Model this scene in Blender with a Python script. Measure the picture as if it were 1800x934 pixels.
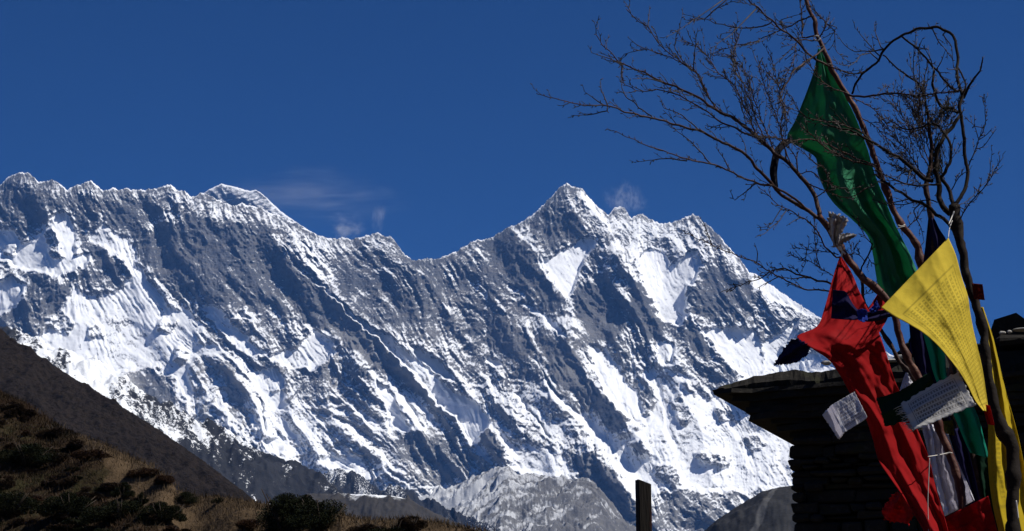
import bpy, bmesh, math, random
import numpy as np
from mathutils import Vector, Matrix

# ------------------------------------------------------------------ start
for o in list(bpy.data.objects):
    bpy.data.objects.remove(o, do_unlink=True)
SC = bpy.context.scene
COL = SC.collection
R = math.radians
rng = random.Random(7)

# ------------------------------------------------------------------ camera
PW, PH = 1800.0, 934.0
PITCH = 13.0
HFOV = 30.0
FPX = (PW / 2) / math.tan(R(HFOV / 2))
CAM = np.array([0.0, 0.0, 1.65])
cd = bpy.data.cameras.new("camera")
cam = bpy.data.objects.new("camera", cd)
COL.objects.link(cam)
cam.location = CAM
cam.rotation_euler = (R(90 + PITCH), 0, 0)
cd.sensor_fit = 'HORIZONTAL'
cd.angle = R(HFOV)
cd.clip_start = 0.1
cd.clip_end = 120000.0
SC.camera = cam

# ------------------------------------------------------------------ light
SUN_AZ, SUN_EL = 99.0, 52.0          # degrees right of the view, degrees up
w = bpy.data.worlds.new("World")
SC.world = w
w.use_nodes = True
nt = w.node_tree
for n in list(nt.nodes):
    nt.nodes.remove(n)
sky = nt.nodes.new("ShaderNodeTexSky")
sky.sky_type = 'NISHITA'
sky.sun_disc = False
sky.sun_elevation = R(SUN_EL)
sky.sun_rotation = R(SUN_AZ)
sky.altitude = 4300
sky.air_density = 1.1
sky.dust_density = 0.05
sky.ozone_density = 6.5
bg = nt.nodes.new("ShaderNodeBackground")
bg.inputs[1].default_value = 0.05
wo = nt.nodes.new("ShaderNodeOutputWorld")
hs = nt.nodes.new("ShaderNodeHueSaturation")       # the deep blue of a polarised high-altitude sky
hs.inputs['Saturation'].default_value = 1.56
hs.inputs['Hue'].default_value = 0.514
hs.inputs['Value'].default_value = 0.76
nt.links.new(sky.outputs[0], hs.inputs['Color'])
nt.links.new(hs.outputs[0], bg.inputs[0])
nt.links.new(bg.outputs[0], wo.inputs[0])

sd = bpy.data.lights.new("sun", 'SUN')
sd.energy = 5.0
sd.angle = R(0.53)
sd.color = (1.0, 0.965, 0.90)
sun = bpy.data.objects.new("sun", sd)
COL.objects.link(sun)
sun.location = (60, 0, 80)
sdir = Vector((math.sin(R(SUN_AZ)) * math.cos(R(SUN_EL)), math.cos(R(SUN_AZ)) * math.cos(R(SUN_EL)), math.sin(R(SUN_EL))))
sun.rotation_euler = sdir.to_track_quat('Z', 'Y').to_euler()

vs = SC.view_settings
vs.view_transform = 'Standard'
vs.look = 'None'
vs.exposure = 0.12
vs.gamma = 1.0
vs.use_curve_mapping = False
SC.display_settings.display_device = 'sRGB'
SC.cycles.volume_max_steps = 64
SC.cycles.volume_bounces = 1
SC.cycles.max_bounces = 6
SC.cycles.diffuse_bounces = 3
SC.cycles.transparent_max_bounces = 24

# ------------------------------------------------------------------ helpers
CP, SP_ = math.cos(R(PITCH)), math.sin(R(PITCH))

def ray(px, py):
    """direction of the sight line through a spot of the picture, y component 1"""
    a = (np.asarray(px, float) - PW / 2) / FPX
    b = (PH / 2 - np.asarray(py, float)) / FPX
    dy = CP - SP_ * b
    return a / dy, np.ones_like(a), (SP_ + CP * b) / dy

def at(px, py, y):
    dx, _, dz = ray(px, py)
    return np.array([dx * y, y + 0 * dx, CAM[2] + dz * y])

def hsh(ix, iy, seed):
    h = (ix.astype(np.uint32) * np.uint32(374761393) + iy.astype(np.uint32) * np.uint32(668265263)
         + np.uint32((seed * 974634721) & 0xffffffff))
    h = (h ^ (h >> np.uint32(13))) * np.uint32(1274126177)
    h = h ^ (h >> np.uint32(16))
    return h

def noise(x, y, seed=0):
    x = np.asarray(x, float); y = np.asarray(y, float)
    x0 = np.floor(x); y0 = np.floor(y)
    fx = x - x0; fy = y - y0
    ix = x0.astype(np.int64); iy = y0.astype(np.int64)
    u = fx * fx * fx * (fx * (fx * 6 - 15) + 10)
    v = fy * fy * fy * (fy * (fy * 6 - 15) + 10)
    def g(dx, dy):
        a = hsh(ix + dx, iy + dy, seed).astype(np.float64) * (2 * math.pi / 4294967296.0)
        return np.cos(a) * (fx - dx) + np.sin(a) * (fy - dy)
    n = (g(0, 0) * (1 - u) + g(1, 0) * u) * (1 - v) + (g(0, 1) * (1 - u) + g(1, 1) * u) * v
    return n * 1.5

def fbm(x, y, oct=4, seed=0, gain=0.5, lac=2.03):
    s = 0; a = 1; t = 0
    for i in range(oct):
        s = s + a * noise(x, y, seed + i * 17); t += a
        a *= gain; x = x * lac + 3.7; y = y * lac + 1.3
    return s / t

def ridged(x, y, seed=0):
    return 1 - 2 * np.abs(noise(x, y, seed))

def smooth(a, b, x):
    t = np.clip((x - a) / (b - a), 0, 1)
    return t * t * (3 - 2 * t)

def setp(o, label=None, cat=None, group=None, kind=None):
    if label: o['label'] = label
    if cat: o['category'] = cat
    if group: o['group'] = group
    if kind: o['kind'] = kind
    return o

def link(name, me, mat=None, parent=None):
    o = bpy.data.objects.new(name, me)
    COL.objects.link(o)
    if mat is not None and len(me.materials) == 0: me.materials.append(mat)
    if parent is not None: o.parent = parent
    return o

def empty(name, loc=(0, 0, 0)):
    o = bpy.data.objects.new(name, None)
    o.empty_display_size = 0.2
    COL.objects.link(o)
    o.location = loc
    return o

def grid_mesh(name, P, attrs=None, uv=None, shade=True, flip=False):
    r, c = P.shape[:2]
    me = bpy.data.meshes.new(name)
    me.vertices.add(r * c)
    me.vertices.foreach_set("co", np.ascontiguousarray(P.reshape(-1), dtype=np.float32))
    i = np.arange(r - 1)[:, None] * c + np.arange(c - 1)[None, :]
    q = np.stack([i, i + 1, i + c + 1, i + c], -1)
    if flip: q = q[..., ::-1]
    q = q.reshape(-1, 4)
    n = len(q)
    me.loops.add(n * 4)
    me.loops.foreach_set("vertex_index", np.ascontiguousarray(q.reshape(-1), dtype=np.int32))
    me.polygons.add(n)
    me.polygons.foreach_set("loop_start", np.arange(0, n * 4, 4, dtype=np.int32))
    me.polygons.foreach_set("use_smooth", np.full(n, shade, dtype=bool))
    if attrs:
        for k, a in attrs.items():
            at_ = me.attributes.new(k, 'FLOAT', 'POINT')
            at_.data.foreach_set("value", np.ascontiguousarray(a.reshape(-1), dtype=np.float32))
    me.update(calc_edges=True)
    if uv is not None:
        ul = me.uv_layers.new(name="UVMap")
        ul.data.foreach_set("uv", np.ascontiguousarray(uv.reshape(-1, 2)[q.reshape(-1)].reshape(-1), dtype=np.float32))
    me.validate()
    return me

# --- materials
class NT:
    def __init__(s, name):
        s.m = bpy.data.materials.new(name); s.m.use_nodes = True
        s.t = s.m.node_tree
        for n in list(s.t.nodes): s.t.nodes.remove(n)
        s.out = s.t.nodes.new("ShaderNodeOutputMaterial")
    def n(s, kind, **kw):
        nd = s.t.nodes.new("ShaderNode" + kind)
        for k, v in kw.items():
            if k.startswith('i_'):
                nm = k[2:].replace('_', ' ')
                s.put(nd.inputs[nm], v)
            elif k.startswith('n_'):
                s.put(nd.inputs[int(k[2:])], v)
            else: setattr(nd, k, v)
        return nd
    def put(s, sock, v):
        if isinstance(v, bpy.types.NodeSocket): s.t.links.new(v, sock)
        elif isinstance(v, bpy.types.Node): s.t.links.new(v.outputs[0], sock)
        else: sock.default_value = v
    def math(s, op, a, b=0.0, c=None, clamp=False):
        nd = s.t.nodes.new("ShaderNodeMath"); nd.operation = op; nd.use_clamp = clamp
        s.put(nd.inputs[0], a); s.put(nd.inputs[1], b)
        if c is not None: s.put(nd.inputs[2], c)
        return nd.outputs[0]
    def mix(s, f, a, b, blend='MIX'):
        nd = s.t.nodes.new("ShaderNodeMix"); nd.data_type = 'RGBA'; nd.blend_type = blend
        s.put(nd.inputs[0], f)
        s.put(nd.inputs[6], a if not isinstance(a, tuple) else (*a[:3], 1)); s.put(nd.inputs[7], b if not isinstance(b, tuple) else (*b[:3], 1))
        return nd.outputs[2]
    def step(s, x, a, b):
        nd = s.t.nodes.new("ShaderNodeMapRange"); nd.interpolation_type = 'SMOOTHSTEP'
        s.put(nd.inputs[0], x); nd.inputs[1].default_value = a; nd.inputs[2].default_value = b
        return nd.outputs[0]
    def noise(s, scale, detail=3, rough=0.55, vec=None, out=0):
        nd = s.t.nodes.new("ShaderNodeTexNoise")
        nd.inputs['Scale'].default_value = scale; nd.inputs['Detail'].default_value = detail
        nd.inputs['Roughness'].default_value = rough
        s.put(nd.inputs['Vector'], vec if vec is not None else s.co())
        return nd.outputs[out]
    def co(s, which='Object', scale=None):
        if not hasattr(s, 'tc'): s.tc = s.t.nodes.new("ShaderNodeTexCoord")
        v = s.tc.outputs[which]
        if scale:
            mp = s.t.nodes.new("ShaderNodeMapping"); s.t.links.new(v, mp.inputs[0])
            mp.inputs['Scale'].default_value = scale
            v = mp.outputs[0]
        return v
    def attr(s, name):
        nd = s.t.nodes.new("ShaderNodeAttribute"); nd.attribute_name = name
        return nd.outputs['Fac']
    def bump(s, h, strength=0.4, dist=1.0, normal=None):
        nd = s.t.nodes.new("ShaderNodeBump"); nd.inputs['Strength'].default_value = strength
        nd.inputs['Distance'].default_value = dist
        s.put(nd.inputs['Height'], h)
        if normal is not None: s.put(nd.inputs['Normal'], normal)
        return nd.outputs[0]
    def bsdf(s, color, rough=0.9, spec=0.2, normal=None, **kw):
        p = s.t.nodes.new("ShaderNodeBsdfPrincipled")
        s.put(p.inputs['Base Color'], color if not isinstance(color, tuple) else (*color[:3], 1))
        s.put(p.inputs['Roughness'], rough)
        p.inputs['Specular IOR Level'].default_value = spec
        if normal is not None: s.put(p.inputs['Normal'], normal)
        s.t.links.new(p.outputs[0], s.out.inputs[0])
        s.p = p
        return s.m
# ================================================================== TERRAIN
# ---- ground, one sheet to the horizon
gm = NT("valley_ground_soil")
c = gm.mix(gm.noise(0.6, 5), (0.055, 0.045, 0.032), (0.12, 0.095, 0.06))
gm.bsdf(c, 0.95, 0.1)
bm = bmesh.new()
for x, y in ((-20000, -12000), (20000, -12000), (20000, 22000), (-20000, 22000)):
    bm.verts.new((x, y, 0))
bm.faces.new(bm.verts)
me = bpy.data.meshes.new("ground"); bm.to_mesh(me); bm.free()
setp(link("ground", me, gm.m), kind='structure')

# ---- the great rock and snow wall
def raster(polys, W0, H0, x0, y0, st):
    """sum of weighted soft masks on a coarse sheet"""
    xs = x0 + np.arange(W0) * st; ys = y0 + np.arange(H0) * st
    M = np.zeros((H0, W0))
    for wgt, bl, pts in polys:
        p = np.array(pts, float)
        i0 = max(0, int((p[:, 0].min() - x0) / st) - 1); i1 = min(W0, int((p[:, 0].max() - x0) / st) + 2)
        j0 = max(0, int((p[:, 1].min() - y0) / st) - 1); j1 = min(H0, int((p[:, 1].max() - y0) / st) + 2)
        if i1 <= i0 or j1 <= j0: continue
        X, Y = np.meshgrid(xs[i0:i1], ys[j0:j1])
        ins = np.zeros(X.shape, bool)
        n = len(p)
        for a in range(n):
            xa, ya = p[a]; xb, yb = p[(a + 1) % n]
            if ya == yb: continue
            cr = ((ya > Y) != (yb > Y)) & (X < (xb - xa) * (Y - ya) / (yb - ya) + xa)
            ins ^= cr
        m = np.zeros((H0, W0)); m[j0:j1, i0:i1] = ins
        for _ in range(2):
            k = max(1, int(bl / st))
            for ax in (0, 1):
                cs = np.cumsum(np.pad(m, [(k + 1, k) if q == ax else (0, 0) for q in (0, 1)], mode='edge'), axis=ax)
                n2 = 2 * k + 1
                m = (np.take(cs, range(n2, cs.shape[ax]), axis=ax) - np.take(cs, range(0, cs.shape[ax] - n2), axis=ax)) / n2
        M = M + wgt * m
    return M

def sample(M, x, y, x0, y0, st):
    fx = np.clip((x - x0) / st, 0, M.shape[1] - 1.001); fy = np.clip((y - y0) / st, 0, M.shape[0] - 1.001)
    i = fx.astype(int); j = fy.astype(int); a = fx - i; b = fy - j
    return (M[j, i] * (1 - a) + M[j, i + 1] * a) * (1 - b) + (M[j + 1, i] * (1 - a) + M[j + 1, i + 1] * a) * b

RIDGE = [(-420, 330), (-300, 350), (-200, 318), (-120, 340), (-60, 330), (-20, 338), (0, 326), (12, 314), (22, 308), (35, 302), (52, 304), (62, 314), (70, 321), (80, 320),
         (92, 316), (104, 322), (118, 334), (130, 328), (150, 321), (161, 318), (172, 327), (182, 336), (198, 330), (206, 334),
         (225, 332), (250, 334), (275, 332), (300, 324), (310, 334), (325, 337), (335, 346), (342, 347), (352, 340), (360, 340),
         (378, 350), (395, 357), (412, 363), (425, 358), (435, 361), (458, 366), (468, 370), (474, 376), (490, 378), (505, 388), (520, 391), (535, 402), (550, 409), (562, 415),
         (580, 419), (592, 421), (606, 417), (620, 422), (632, 417), (648, 414), (662, 409), (675, 415), (686, 415), (692, 421),
         (700, 432), (712, 448), (725, 458), (745, 456), (770, 455), (785, 450), (805, 441), (825, 428), (840, 420), (850, 423), (870, 414), (880, 408), (897, 397),
         (905, 398), (925, 384), (940, 374), (955, 360), (970, 346), (985, 329), (997, 322), (1002, 327), (1015, 329), (1025, 334), (1037, 350), (1050, 362), (1062, 372),
         (1070, 378), (1080, 366), (1090, 362), (1100, 368), (1104, 377), (1110, 384), (1118, 378), (1130, 378), (1140, 384), (1155, 391), (1170, 394), (1185, 390),
         (1200, 384), (1218, 377), (1228, 381), (1238, 392), (1250, 400), (1262, 412), (1275, 428), (1290, 444), (1305, 462), (1316, 478), (1328, 482), (1345, 494),
         (1365, 508), (1390, 526), (1410, 538), (1432, 552), (1470, 575), (1520, 600), (1600, 640), (1700, 660), (1800, 640), (1900, 600), (2050, 560), (2200, 590)]

S_ = +1.1
D_ = -0.68
SNOW = [
 (S_, 4, [(0, 398), (20, 404), (45, 428), (75, 398), (105, 365), (120, 372), (130, 405), (150, 440), (160, 458), (150, 470), (115, 475), (95, 490), (60, 475), (30, 470), (0, 455), (-80, 460), (-200, 440), (-200, 400), (-80, 390)]),
 (0.98, 4, [(157, 402), (180, 399), (205, 399), (225, 404), (230, 415), (238, 437), (244, 460), (257, 470), (263, 485), (280, 505), (290, 528), (310, 545), (330, 540), (350, 558), (368, 590), (395, 612), (380, 625), (345, 625), (330, 645), (338, 690), (332, 708), (318, 690), (305, 655), (285, 660), (230, 658), (180, 648), (120, 622), (90, 612), (68, 592), (95, 560), (120, 520), (128, 500), (150, 512), (190, 517), (212, 502), (228, 488), (225, 470), (205, 452), (185, 442), (160, 425)]),
 (0.9, 2, [(172, 372), (182, 370), (190, 392), (205, 400), (175, 402)]),
 (S_, 3, [(0, 490), (20, 485), (45, 500), (45, 520), (30, 545), (10, 555), (-60, 570), (-200, 560), (-200, 500)]),
 (S_, 2, [(355, 540), (373, 533), (402, 560), (430, 588), (458, 612), (470, 625), (440, 622), (410, 604), (378, 570)]),
 (S_, 2, [(412, 545), (440, 552), (450, 562), (425, 560)]),
 (S_, 2, [(555, 573), (562, 580), (584, 598), (590, 618), (578, 634), (558, 647), (545, 656), (539, 643), (500, 643), (465, 632), (497, 618), (520, 611), (540, 592)]),
 (S_, 2, [(436, 653), (482, 647), (500, 668), (500, 682), (455, 684)]),
 (0.8, 3, [(455, 685), (500, 690), (506, 722), (480, 720)]),
 (0.8, 3, [(495, 735), (517, 752), (525, 768), (507, 778)]),
 (0.7, 3, [(462, 770), (500, 770), (495, 795), (470, 790)]),
 (0.8, 4, [(560, 810), (600, 795), (630, 800), (645, 830), (600, 830)]),
 (0.8, 1.5, [(476, 416), (482, 414), (505, 440), (522, 458), (546, 474), (580, 516), (622, 552), (616, 556), (575, 522), (540, 480), (515, 462), (495, 448)]),
 (S_, 2, [(600, 540), (640, 563), (661, 577), (720, 613), (760, 653), (800, 688), (840, 708), (860, 730), (848, 757), (828, 784), (820, 770), (800, 737), (770, 707), (735, 670), (705, 637), (670, 602), (630, 566)]),
 (S_, 2, [(712, 597), (760, 623), (793, 650), (802, 674), (770, 660), (735, 625)]),
 (0.9, 3, [(661, 669), (687, 686), (702, 720), (722, 757), (695, 755), (680, 715)]),
 (0.55, 8, [(640, 660), (700, 680), (760, 720), (790, 760), (740, 760), (690, 750)]),
 (0.75, 5, [(800, 740), (860, 735), (905, 768), (960, 780), (1000, 808), (1012, 840), (960, 838), (900, 825), (890, 790), (860, 815), (838, 790)]),
 (0.78, 4, [(972, 690), (1020, 718), (1055, 722), (1095, 762), (1135, 742), (1152, 700), (1128, 650), (1160, 640), (1182, 640), (1210, 660), (1250, 700), (1290, 680), (1345, 720), (1400, 770), (1400, 868), (1310, 858), (1240, 868), (1190, 850), (1150, 865), (1120, 888), (1085, 835), (1060, 792), (1020, 740)]),
 (0.8, 6, [(1290, 660), (1340, 640), (1420, 640), (1500, 640), (1500, 800), (1400, 800), (1345, 720)]),
 (S_, 2, [(953, 456), (972, 449), (995, 437), (1036, 414), (1049, 420), (1040, 440), (1020, 472), (1008, 505), (1001, 523), (988, 511), (969, 488)]),
 (S_, 2, [(1125, 452), (1138, 441), (1157, 441), (1177, 450), (1174, 468), (1199, 450), (1225, 436), (1238, 465), (1218, 497), (1205, 507), (1209, 545), (1212, 552), (1193, 574), (1160, 565), (1151, 533), (1141, 510), (1122, 475)]),
 (S_, 2, [(1231, 581), (1257, 578), (1300, 572), (1331, 578), (1337, 597), (1342, 645), (1330, 660), (1290, 650), (1273, 629), (1250, 605)]),
 (0.9, 3, [(1032, 603), (1064, 606), (1090, 640), (1120, 690), (1140, 740), (1105, 745), (1066, 695), (1045, 650)]),
 (0.85, 2, [(1160, 590), (1185, 600), (1190, 640), (1170, 640), (1150, 620)]),
 (S_, 1.5, [(1318, 478), (1330, 482), (1400, 530), (1438, 553), (1470, 575), (1400, 546), (1360, 522), (1330, 506)]),
 (S_, 3, [(1340, 600), (1365, 590), (1392, 570), (1404, 562), (1395, 590), (1375, 608), (1450, 620), (1500, 640), (1430, 650), (1345, 645)]),
 (0.85, 2, [(886, 496), (910, 500), (940, 530), (975, 560), (992, 580), (997, 594), (980, 590), (950, 557), (930, 547), (900, 520)]),
 (0.7, 3, [(818, 487), (845, 493), (857, 512), (853, 530), (840, 520)]),
 (0.6, 3, [(758, 515), (795, 548), (788, 552), (765, 530)]),
 (0.6, 3, [(767, 483), (808, 473), (812, 485), (775, 492)]),
 (S_, 1.5, [(851, 625), (870, 627), (884, 640), (875, 645), (855, 637)]),
 (0.7, 2, [(640, 478), (668, 472), (672, 480), (650, 482)]),
 (0.5, 3, [(610, 530), (655, 498), (662, 502), (620, 540)]),
 (0.55, 8, [(925, 640), (975, 680), (1010, 740), (1000, 800), (950, 760), (900, 700)]),
 (0.6, 4, [(1015, 332), (1030, 340), (1055, 372), (1065, 395), (1045, 385), (1025, 360)]),
 (0.5, 6, [(1080, 390), (1130, 390), (1210, 395), (1235, 420), (1180, 430), (1120, 420)]),
 (0.4, 10, [(0, 560), (90, 540), (120, 600), (90, 640), (0, 600)]),
 (0.35, 12, [(380, 620), (520, 660), (560, 760), (640, 840), (560, 830), (430, 760), (340, 700)]),
 (D_, 6, [(240, 430), (330, 375), (480, 400), (550, 480), (620, 560), (640, 615), (590, 590), (540, 565), (480, 545), (430, 545), (400, 545), (350, 515), (300, 515), (265, 480)]),
 (D_ * .8, 8, [(580, 440), (690, 430), (740, 465), (900, 420), (950, 470), (900, 600), (800, 590), (760, 600), (660, 575), (600, 520)]),
 (D_ * 1.6, 3, [(942, 588), (995, 603), (1021, 656), (1059, 694), (1104, 735), (1097, 756), (1070, 756), (1044, 714), (1010, 686), (983, 667), (960, 625)]),
 (D_ * 1.5, 3, [(1010, 510), (1060, 490), (1090, 540), (1100, 575), (1080, 600), (1040, 590), (1015, 560)]),
 (D_ * 1.5, 3, [(1108, 500), (1130, 500), (1150, 540), (1163, 575), (1160, 590), (1140, 600), (1125, 580), (1110, 545)]),
 (D_ * 1.6, 2, [(1205, 555), (1220, 565), (1257, 616), (1220, 615), (1210, 590)]),
 (D_ * 1.1, 4, [(1215, 520), (1250, 470), (1290, 475), (1320, 510), (1330, 560), (1290, 570), (1240, 560)]),
 (D_ * 1.2, 3, [(590, 560), (625, 568), (670, 602), (730, 660), (700, 668), (660, 650), (620, 612)]),
 (D_ * 1.3, 4, [(850, 565), (930, 590), (945, 620), (900, 630), (860, 605)]),
 (D_ * 2.2, 1.5, [(837, 766), (858, 747), (885, 785), (890, 807), (870, 804)]),
 (D_ * 1.7, 2, [(1010, 822), (1040, 792), (1078, 830), (1116, 883), (1130, 940), (1080, 940), (1063, 890), (1036, 845)]),
 (D_ * 1.1, 5, [(690, 780), (760, 745), (800, 780), (830, 800), (830, 830), (770, 855), (720, 840)]),
 (D_ * 1.3, 2, [(775, 740), (800, 755), (812, 780), (795, 775)]),
 (D_ * 0.9, 5, [(0, 335), (60, 330), (120, 345), (300, 350), (240, 425), (175, 390), (150, 390), (105, 362), (70, 392), (40, 410), (0, 390), (-200, 380), (-200, 340)]),
 (D_ * 1.3, 2, [(390, 635), (408, 640), (425, 690), (440, 755), (420, 755), (400, 700)]),
 (D_ * 1.1, 3, [(40, 520), (60, 480), (128, 500), (90, 560), (60, 585), (0, 600), (0, 560)]),
 (D_ * 1.2, 1.5, [(150, 430), (175, 440), (210, 470), (222, 485), (200, 482), (170, 460)]),
 (D_ * 1.4, 2, [(75, 405), (95, 400), (110, 450), (95, 455)]),
 (D_ * .7, 5, [(1030, 850), (1120, 890), (1200, 870), (1300, 865), (1300, 960), (1030, 960)]),
 (D_ * 1.2, 2, [(1225, 800), (1255, 792), (1285, 800), (1280, 815), (1240, 812)]),
 (D_ * 1.2, 2, [(1200, 675), (1225, 672), (1235, 685), (1212, 690)]),
 (D_ * .9, 3, [(1150, 815), (1190, 820), (1200, 850), (1160, 845)]),
 (D_ * 1.1, 2, [(85, 562), (108, 546), (130, 566), (118, 592), (98, 585)]), (D_ * 0.95, 2, [(180, 562), (215, 554), (238, 568), (205, 580)]), (D_ * 1.0, 2, [(278, 560), (312, 564), (302, 586), (276, 580)]),
 (D_ * 1.0, 2, [(305, 608), (332, 618), (322, 642), (308, 630)]), (D_ * 1.05, 3, [(222, 662), (236, 648), (262, 642), (284, 640), (298, 668), (312, 712), (270, 705), (240, 690)]), (D_ * 0.9, 2, [(150, 575), (172, 570), (185, 590), (160, 600)]),
 (D_ * 0.95, 2, [(340, 580), (362, 572), (385, 600), (352, 606)]), (D_ * 0.95, 2, [(10, 425), (30, 430), (26, 455), (8, 448)]), (D_ * 0.95, 2, [(128, 420), (138, 415), (146, 448), (134, 450)]),
 (D_ * 1.1, 1.5, [(1180, 700), (1196, 690), (1215, 730), (1200, 750)]), (D_ * 1.1, 1.5, [(1110, 780), (1130, 775), (1140, 800), (1118, 806)]), (D_ * 1.2, 1.5, [(1255, 720), (1280, 715), (1296, 740), (1270, 742)]), (D_ * 1.2, 1.5, [(1300, 770), (1330, 765), (1345, 785), (1312, 790)]),
 (D_ * 1.0, 4, [(850, 430), (905, 405), (950, 470), (985, 520), (960, 560), (900, 490)]),
 (D_ * 1.0, 4, [(930, 400), (980, 345), (1010, 380), (1035, 405), (960, 445)]),
]
# crests: height in metres, reach to the left and right, then the line downhill
RIBS = [
 (125, 62, 120, [(478, 412), (545, 474), (578, 516), (629, 558), (680, 593), (713, 625), (751, 664), (800, 700), (850, 735), (900, 800)]),
 (85, 60, 55, [(902, 394), (946, 451), (966, 496), (982, 518), (1000, 560), (1012, 600)]),
 (150, 80, 60, [(985, 560), (1005, 610), (1030, 660), (1065, 698), (1110, 745), (1135, 790)]),
 (115, 52, 80, [(1232, 430), (1215, 500), (1212, 550), (1235, 588), (1262, 620), (1300, 670), (1330, 720)]),
 (115, 50, 50, [(1080, 430), (1110, 490), (1135, 540), (1163, 588), (1180, 640)]),
 (90, 60, 60, [(1000, 326), (1060, 400), (1080, 440), (1095, 480), (1105, 560), (1090, 610)]),
 (65, 40, 30, [(850, 735), (860, 750), (892, 812)]),
 (110, 80, 40, [(960, 680), (1000, 740), (1040, 792), (1080, 832), (1120, 888), (1150, 940)]),
 (75, 50, 60, [(555, 570), (592, 620), (640, 690), (700, 790), (730, 850)]),
 (75, 55, 60, [(712, 450), (740, 510), (770, 560), (810, 620), (850, 680), (900, 740)]),
 (95, 65, 60, [(840, 440), (860, 520), (890, 580), (940, 640), (975, 690)]),
 (60, 50, 70, [(345, 345), (370, 420), (420, 500), (470, 560), (520, 610)]),
 (70, 40, 60, [(1318, 478), (1350, 540), (1390, 600), (1430, 660)]),
 (55, 40, 50, [(440, 362), (500, 440), (545, 520), (590, 590), (640, 650), (690, 700), (740, 770)]),
 (60, 40, 45, [(300, 326), (320, 390), (350, 450), (380, 510), (420, 570)]),
 (60, 35, 40, [(161, 320), (175, 380), (205, 440), (232, 480), (250, 530), (270, 590)]),
 (60, 35, 45, [(40, 304), (70, 360), (100, 420), (110, 470), (90, 540)]),
 (55, 40, 40, [(660, 412), (690, 470), (720, 530), (760, 590), (800, 650)]),
 (60, 40, 40, [(1150, 600), (1180, 640), (1205, 690), (1230, 760), (1250, 830)]),
 (50, 40, 40, [(420, 640), (440, 700), (470, 770), (500, 830)]),
 (60, 45, 40, [(770, 700), (800, 750), (830, 800), (850, 860)]),
 (50, 30, 40, [(255, 555), (285, 600), (310, 650), (335, 710)]),
 (50, 30, 40, [(0, 470), (40, 520), (80, 600)]), (50, 30, 40, [(100, 480), (125, 540), (140, 590)]),
 (55, 40, 40, [(1105, 375), (1125, 430), (1120, 480), (1140, 520)]),
 (55, 40, 40, [(1290, 450), (1300, 520), (1320, 580), (1340, 640)]),
 (55, 30, 60, [(-60, 330), (-30, 420), (0, 500), (20, 600)]), (55, 60, 60, [(-200, 320), (-170, 420), (-120, 560)]),
]

# narrow runnels and snowy edges: weight, half width, line downhill
LINES = [
 (1.6, 4, [(478, 412), (505, 440), (545, 474), (578, 516), (629, 558), (661, 579)]), (1.5, 3, [(486, 378), (515, 408), (545, 440), (560, 470)]),
 (1.4, 3, [(455, 368), (475, 385), (492, 402)]), (1.2, 2.5, [(450, 395), (430, 420), (405, 440)]),
 (1.3, 3, [(902, 396), (925, 425), (946, 451), (966, 496), (982, 518)]), (1.2, 2.5, [(735, 470), (757, 510), (790, 545)]),
 (1.3, 2.5, [(838, 485), (852, 510), (857, 540), (852, 590)]), (1.2, 2.5, [(870, 520), (885, 550), (905, 590)]), (1.0, 2.5, [(862, 540), (852, 560)]),
 (1.3, 3.5, [(940, 630), (960, 665), (985, 700)]), (1.3, 4, [(1021, 610), (1050, 660), (1080, 705), (1125, 745)]),
 (1.2, 3, [(1020, 418), (1025, 440), (1010, 480), (1000, 515)]), (1.2, 4, [(1215, 545), (1235, 590), (1265, 625)]),
 (1.2, 3, [(1140, 620), (1160, 680), (1175, 740), (1190, 800)]), (1.2, 4, [(1100, 590), (1112, 640), (1130, 690)]),
 (1.2, 3, [(1250, 690), (1285, 740), (1320, 800)]), (1.3, 2.5, [(1340, 600), (1360, 640)]), (1.0, 2.5, [(1400, 560), (1370, 590), (1345, 615)]),
 (1.3, 3, [(225, 660), (245, 610), (262, 560)]), (1.1, 3, [(300, 620), (315, 660), (332, 705)]), (1.0, 2.5, [(285, 640), (300, 680), (318, 715)]),
 (1.1, 2.5, [(182, 370), (184, 392)]), (1.0, 2.5, [(330, 345), (350, 352), (376, 360)]), (1.0, 3, [(60, 360), (75, 390), (78, 415)]), (1.0, 3, [(330, 335), (345, 365)]),
 (1.1, 3, [(655, 640), (668, 680), (680, 725), (688, 760)]), (1.0, 3, [(620, 660), (640, 700), (655, 740), (680, 780)]), (1.0, 2.5, [(583, 620), (600, 655), (625, 690)]),
 (1.0, 3, [(705, 690), (735, 740), (770, 780)]), (1.0, 3, [(735, 700), (760, 745), (790, 790)]), (0.9, 2.5, [(465, 530), (490, 560), (520, 590)]), (0.9, 3, [(495, 530), (520, 555), (545, 575)]),
 (1.0, 3, [(880, 700), (900, 740), (930, 775)]), (1.0, 3, [(910, 690), (940, 735), (965, 770)]), (1.0, 3, [(455, 700), (470, 760)]),
]
GX0, GY0, GST = -460.0, 280.0, 2.0
SMAP = raster(SNOW, 1360, 440, GX0, GY0, GST)

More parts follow.
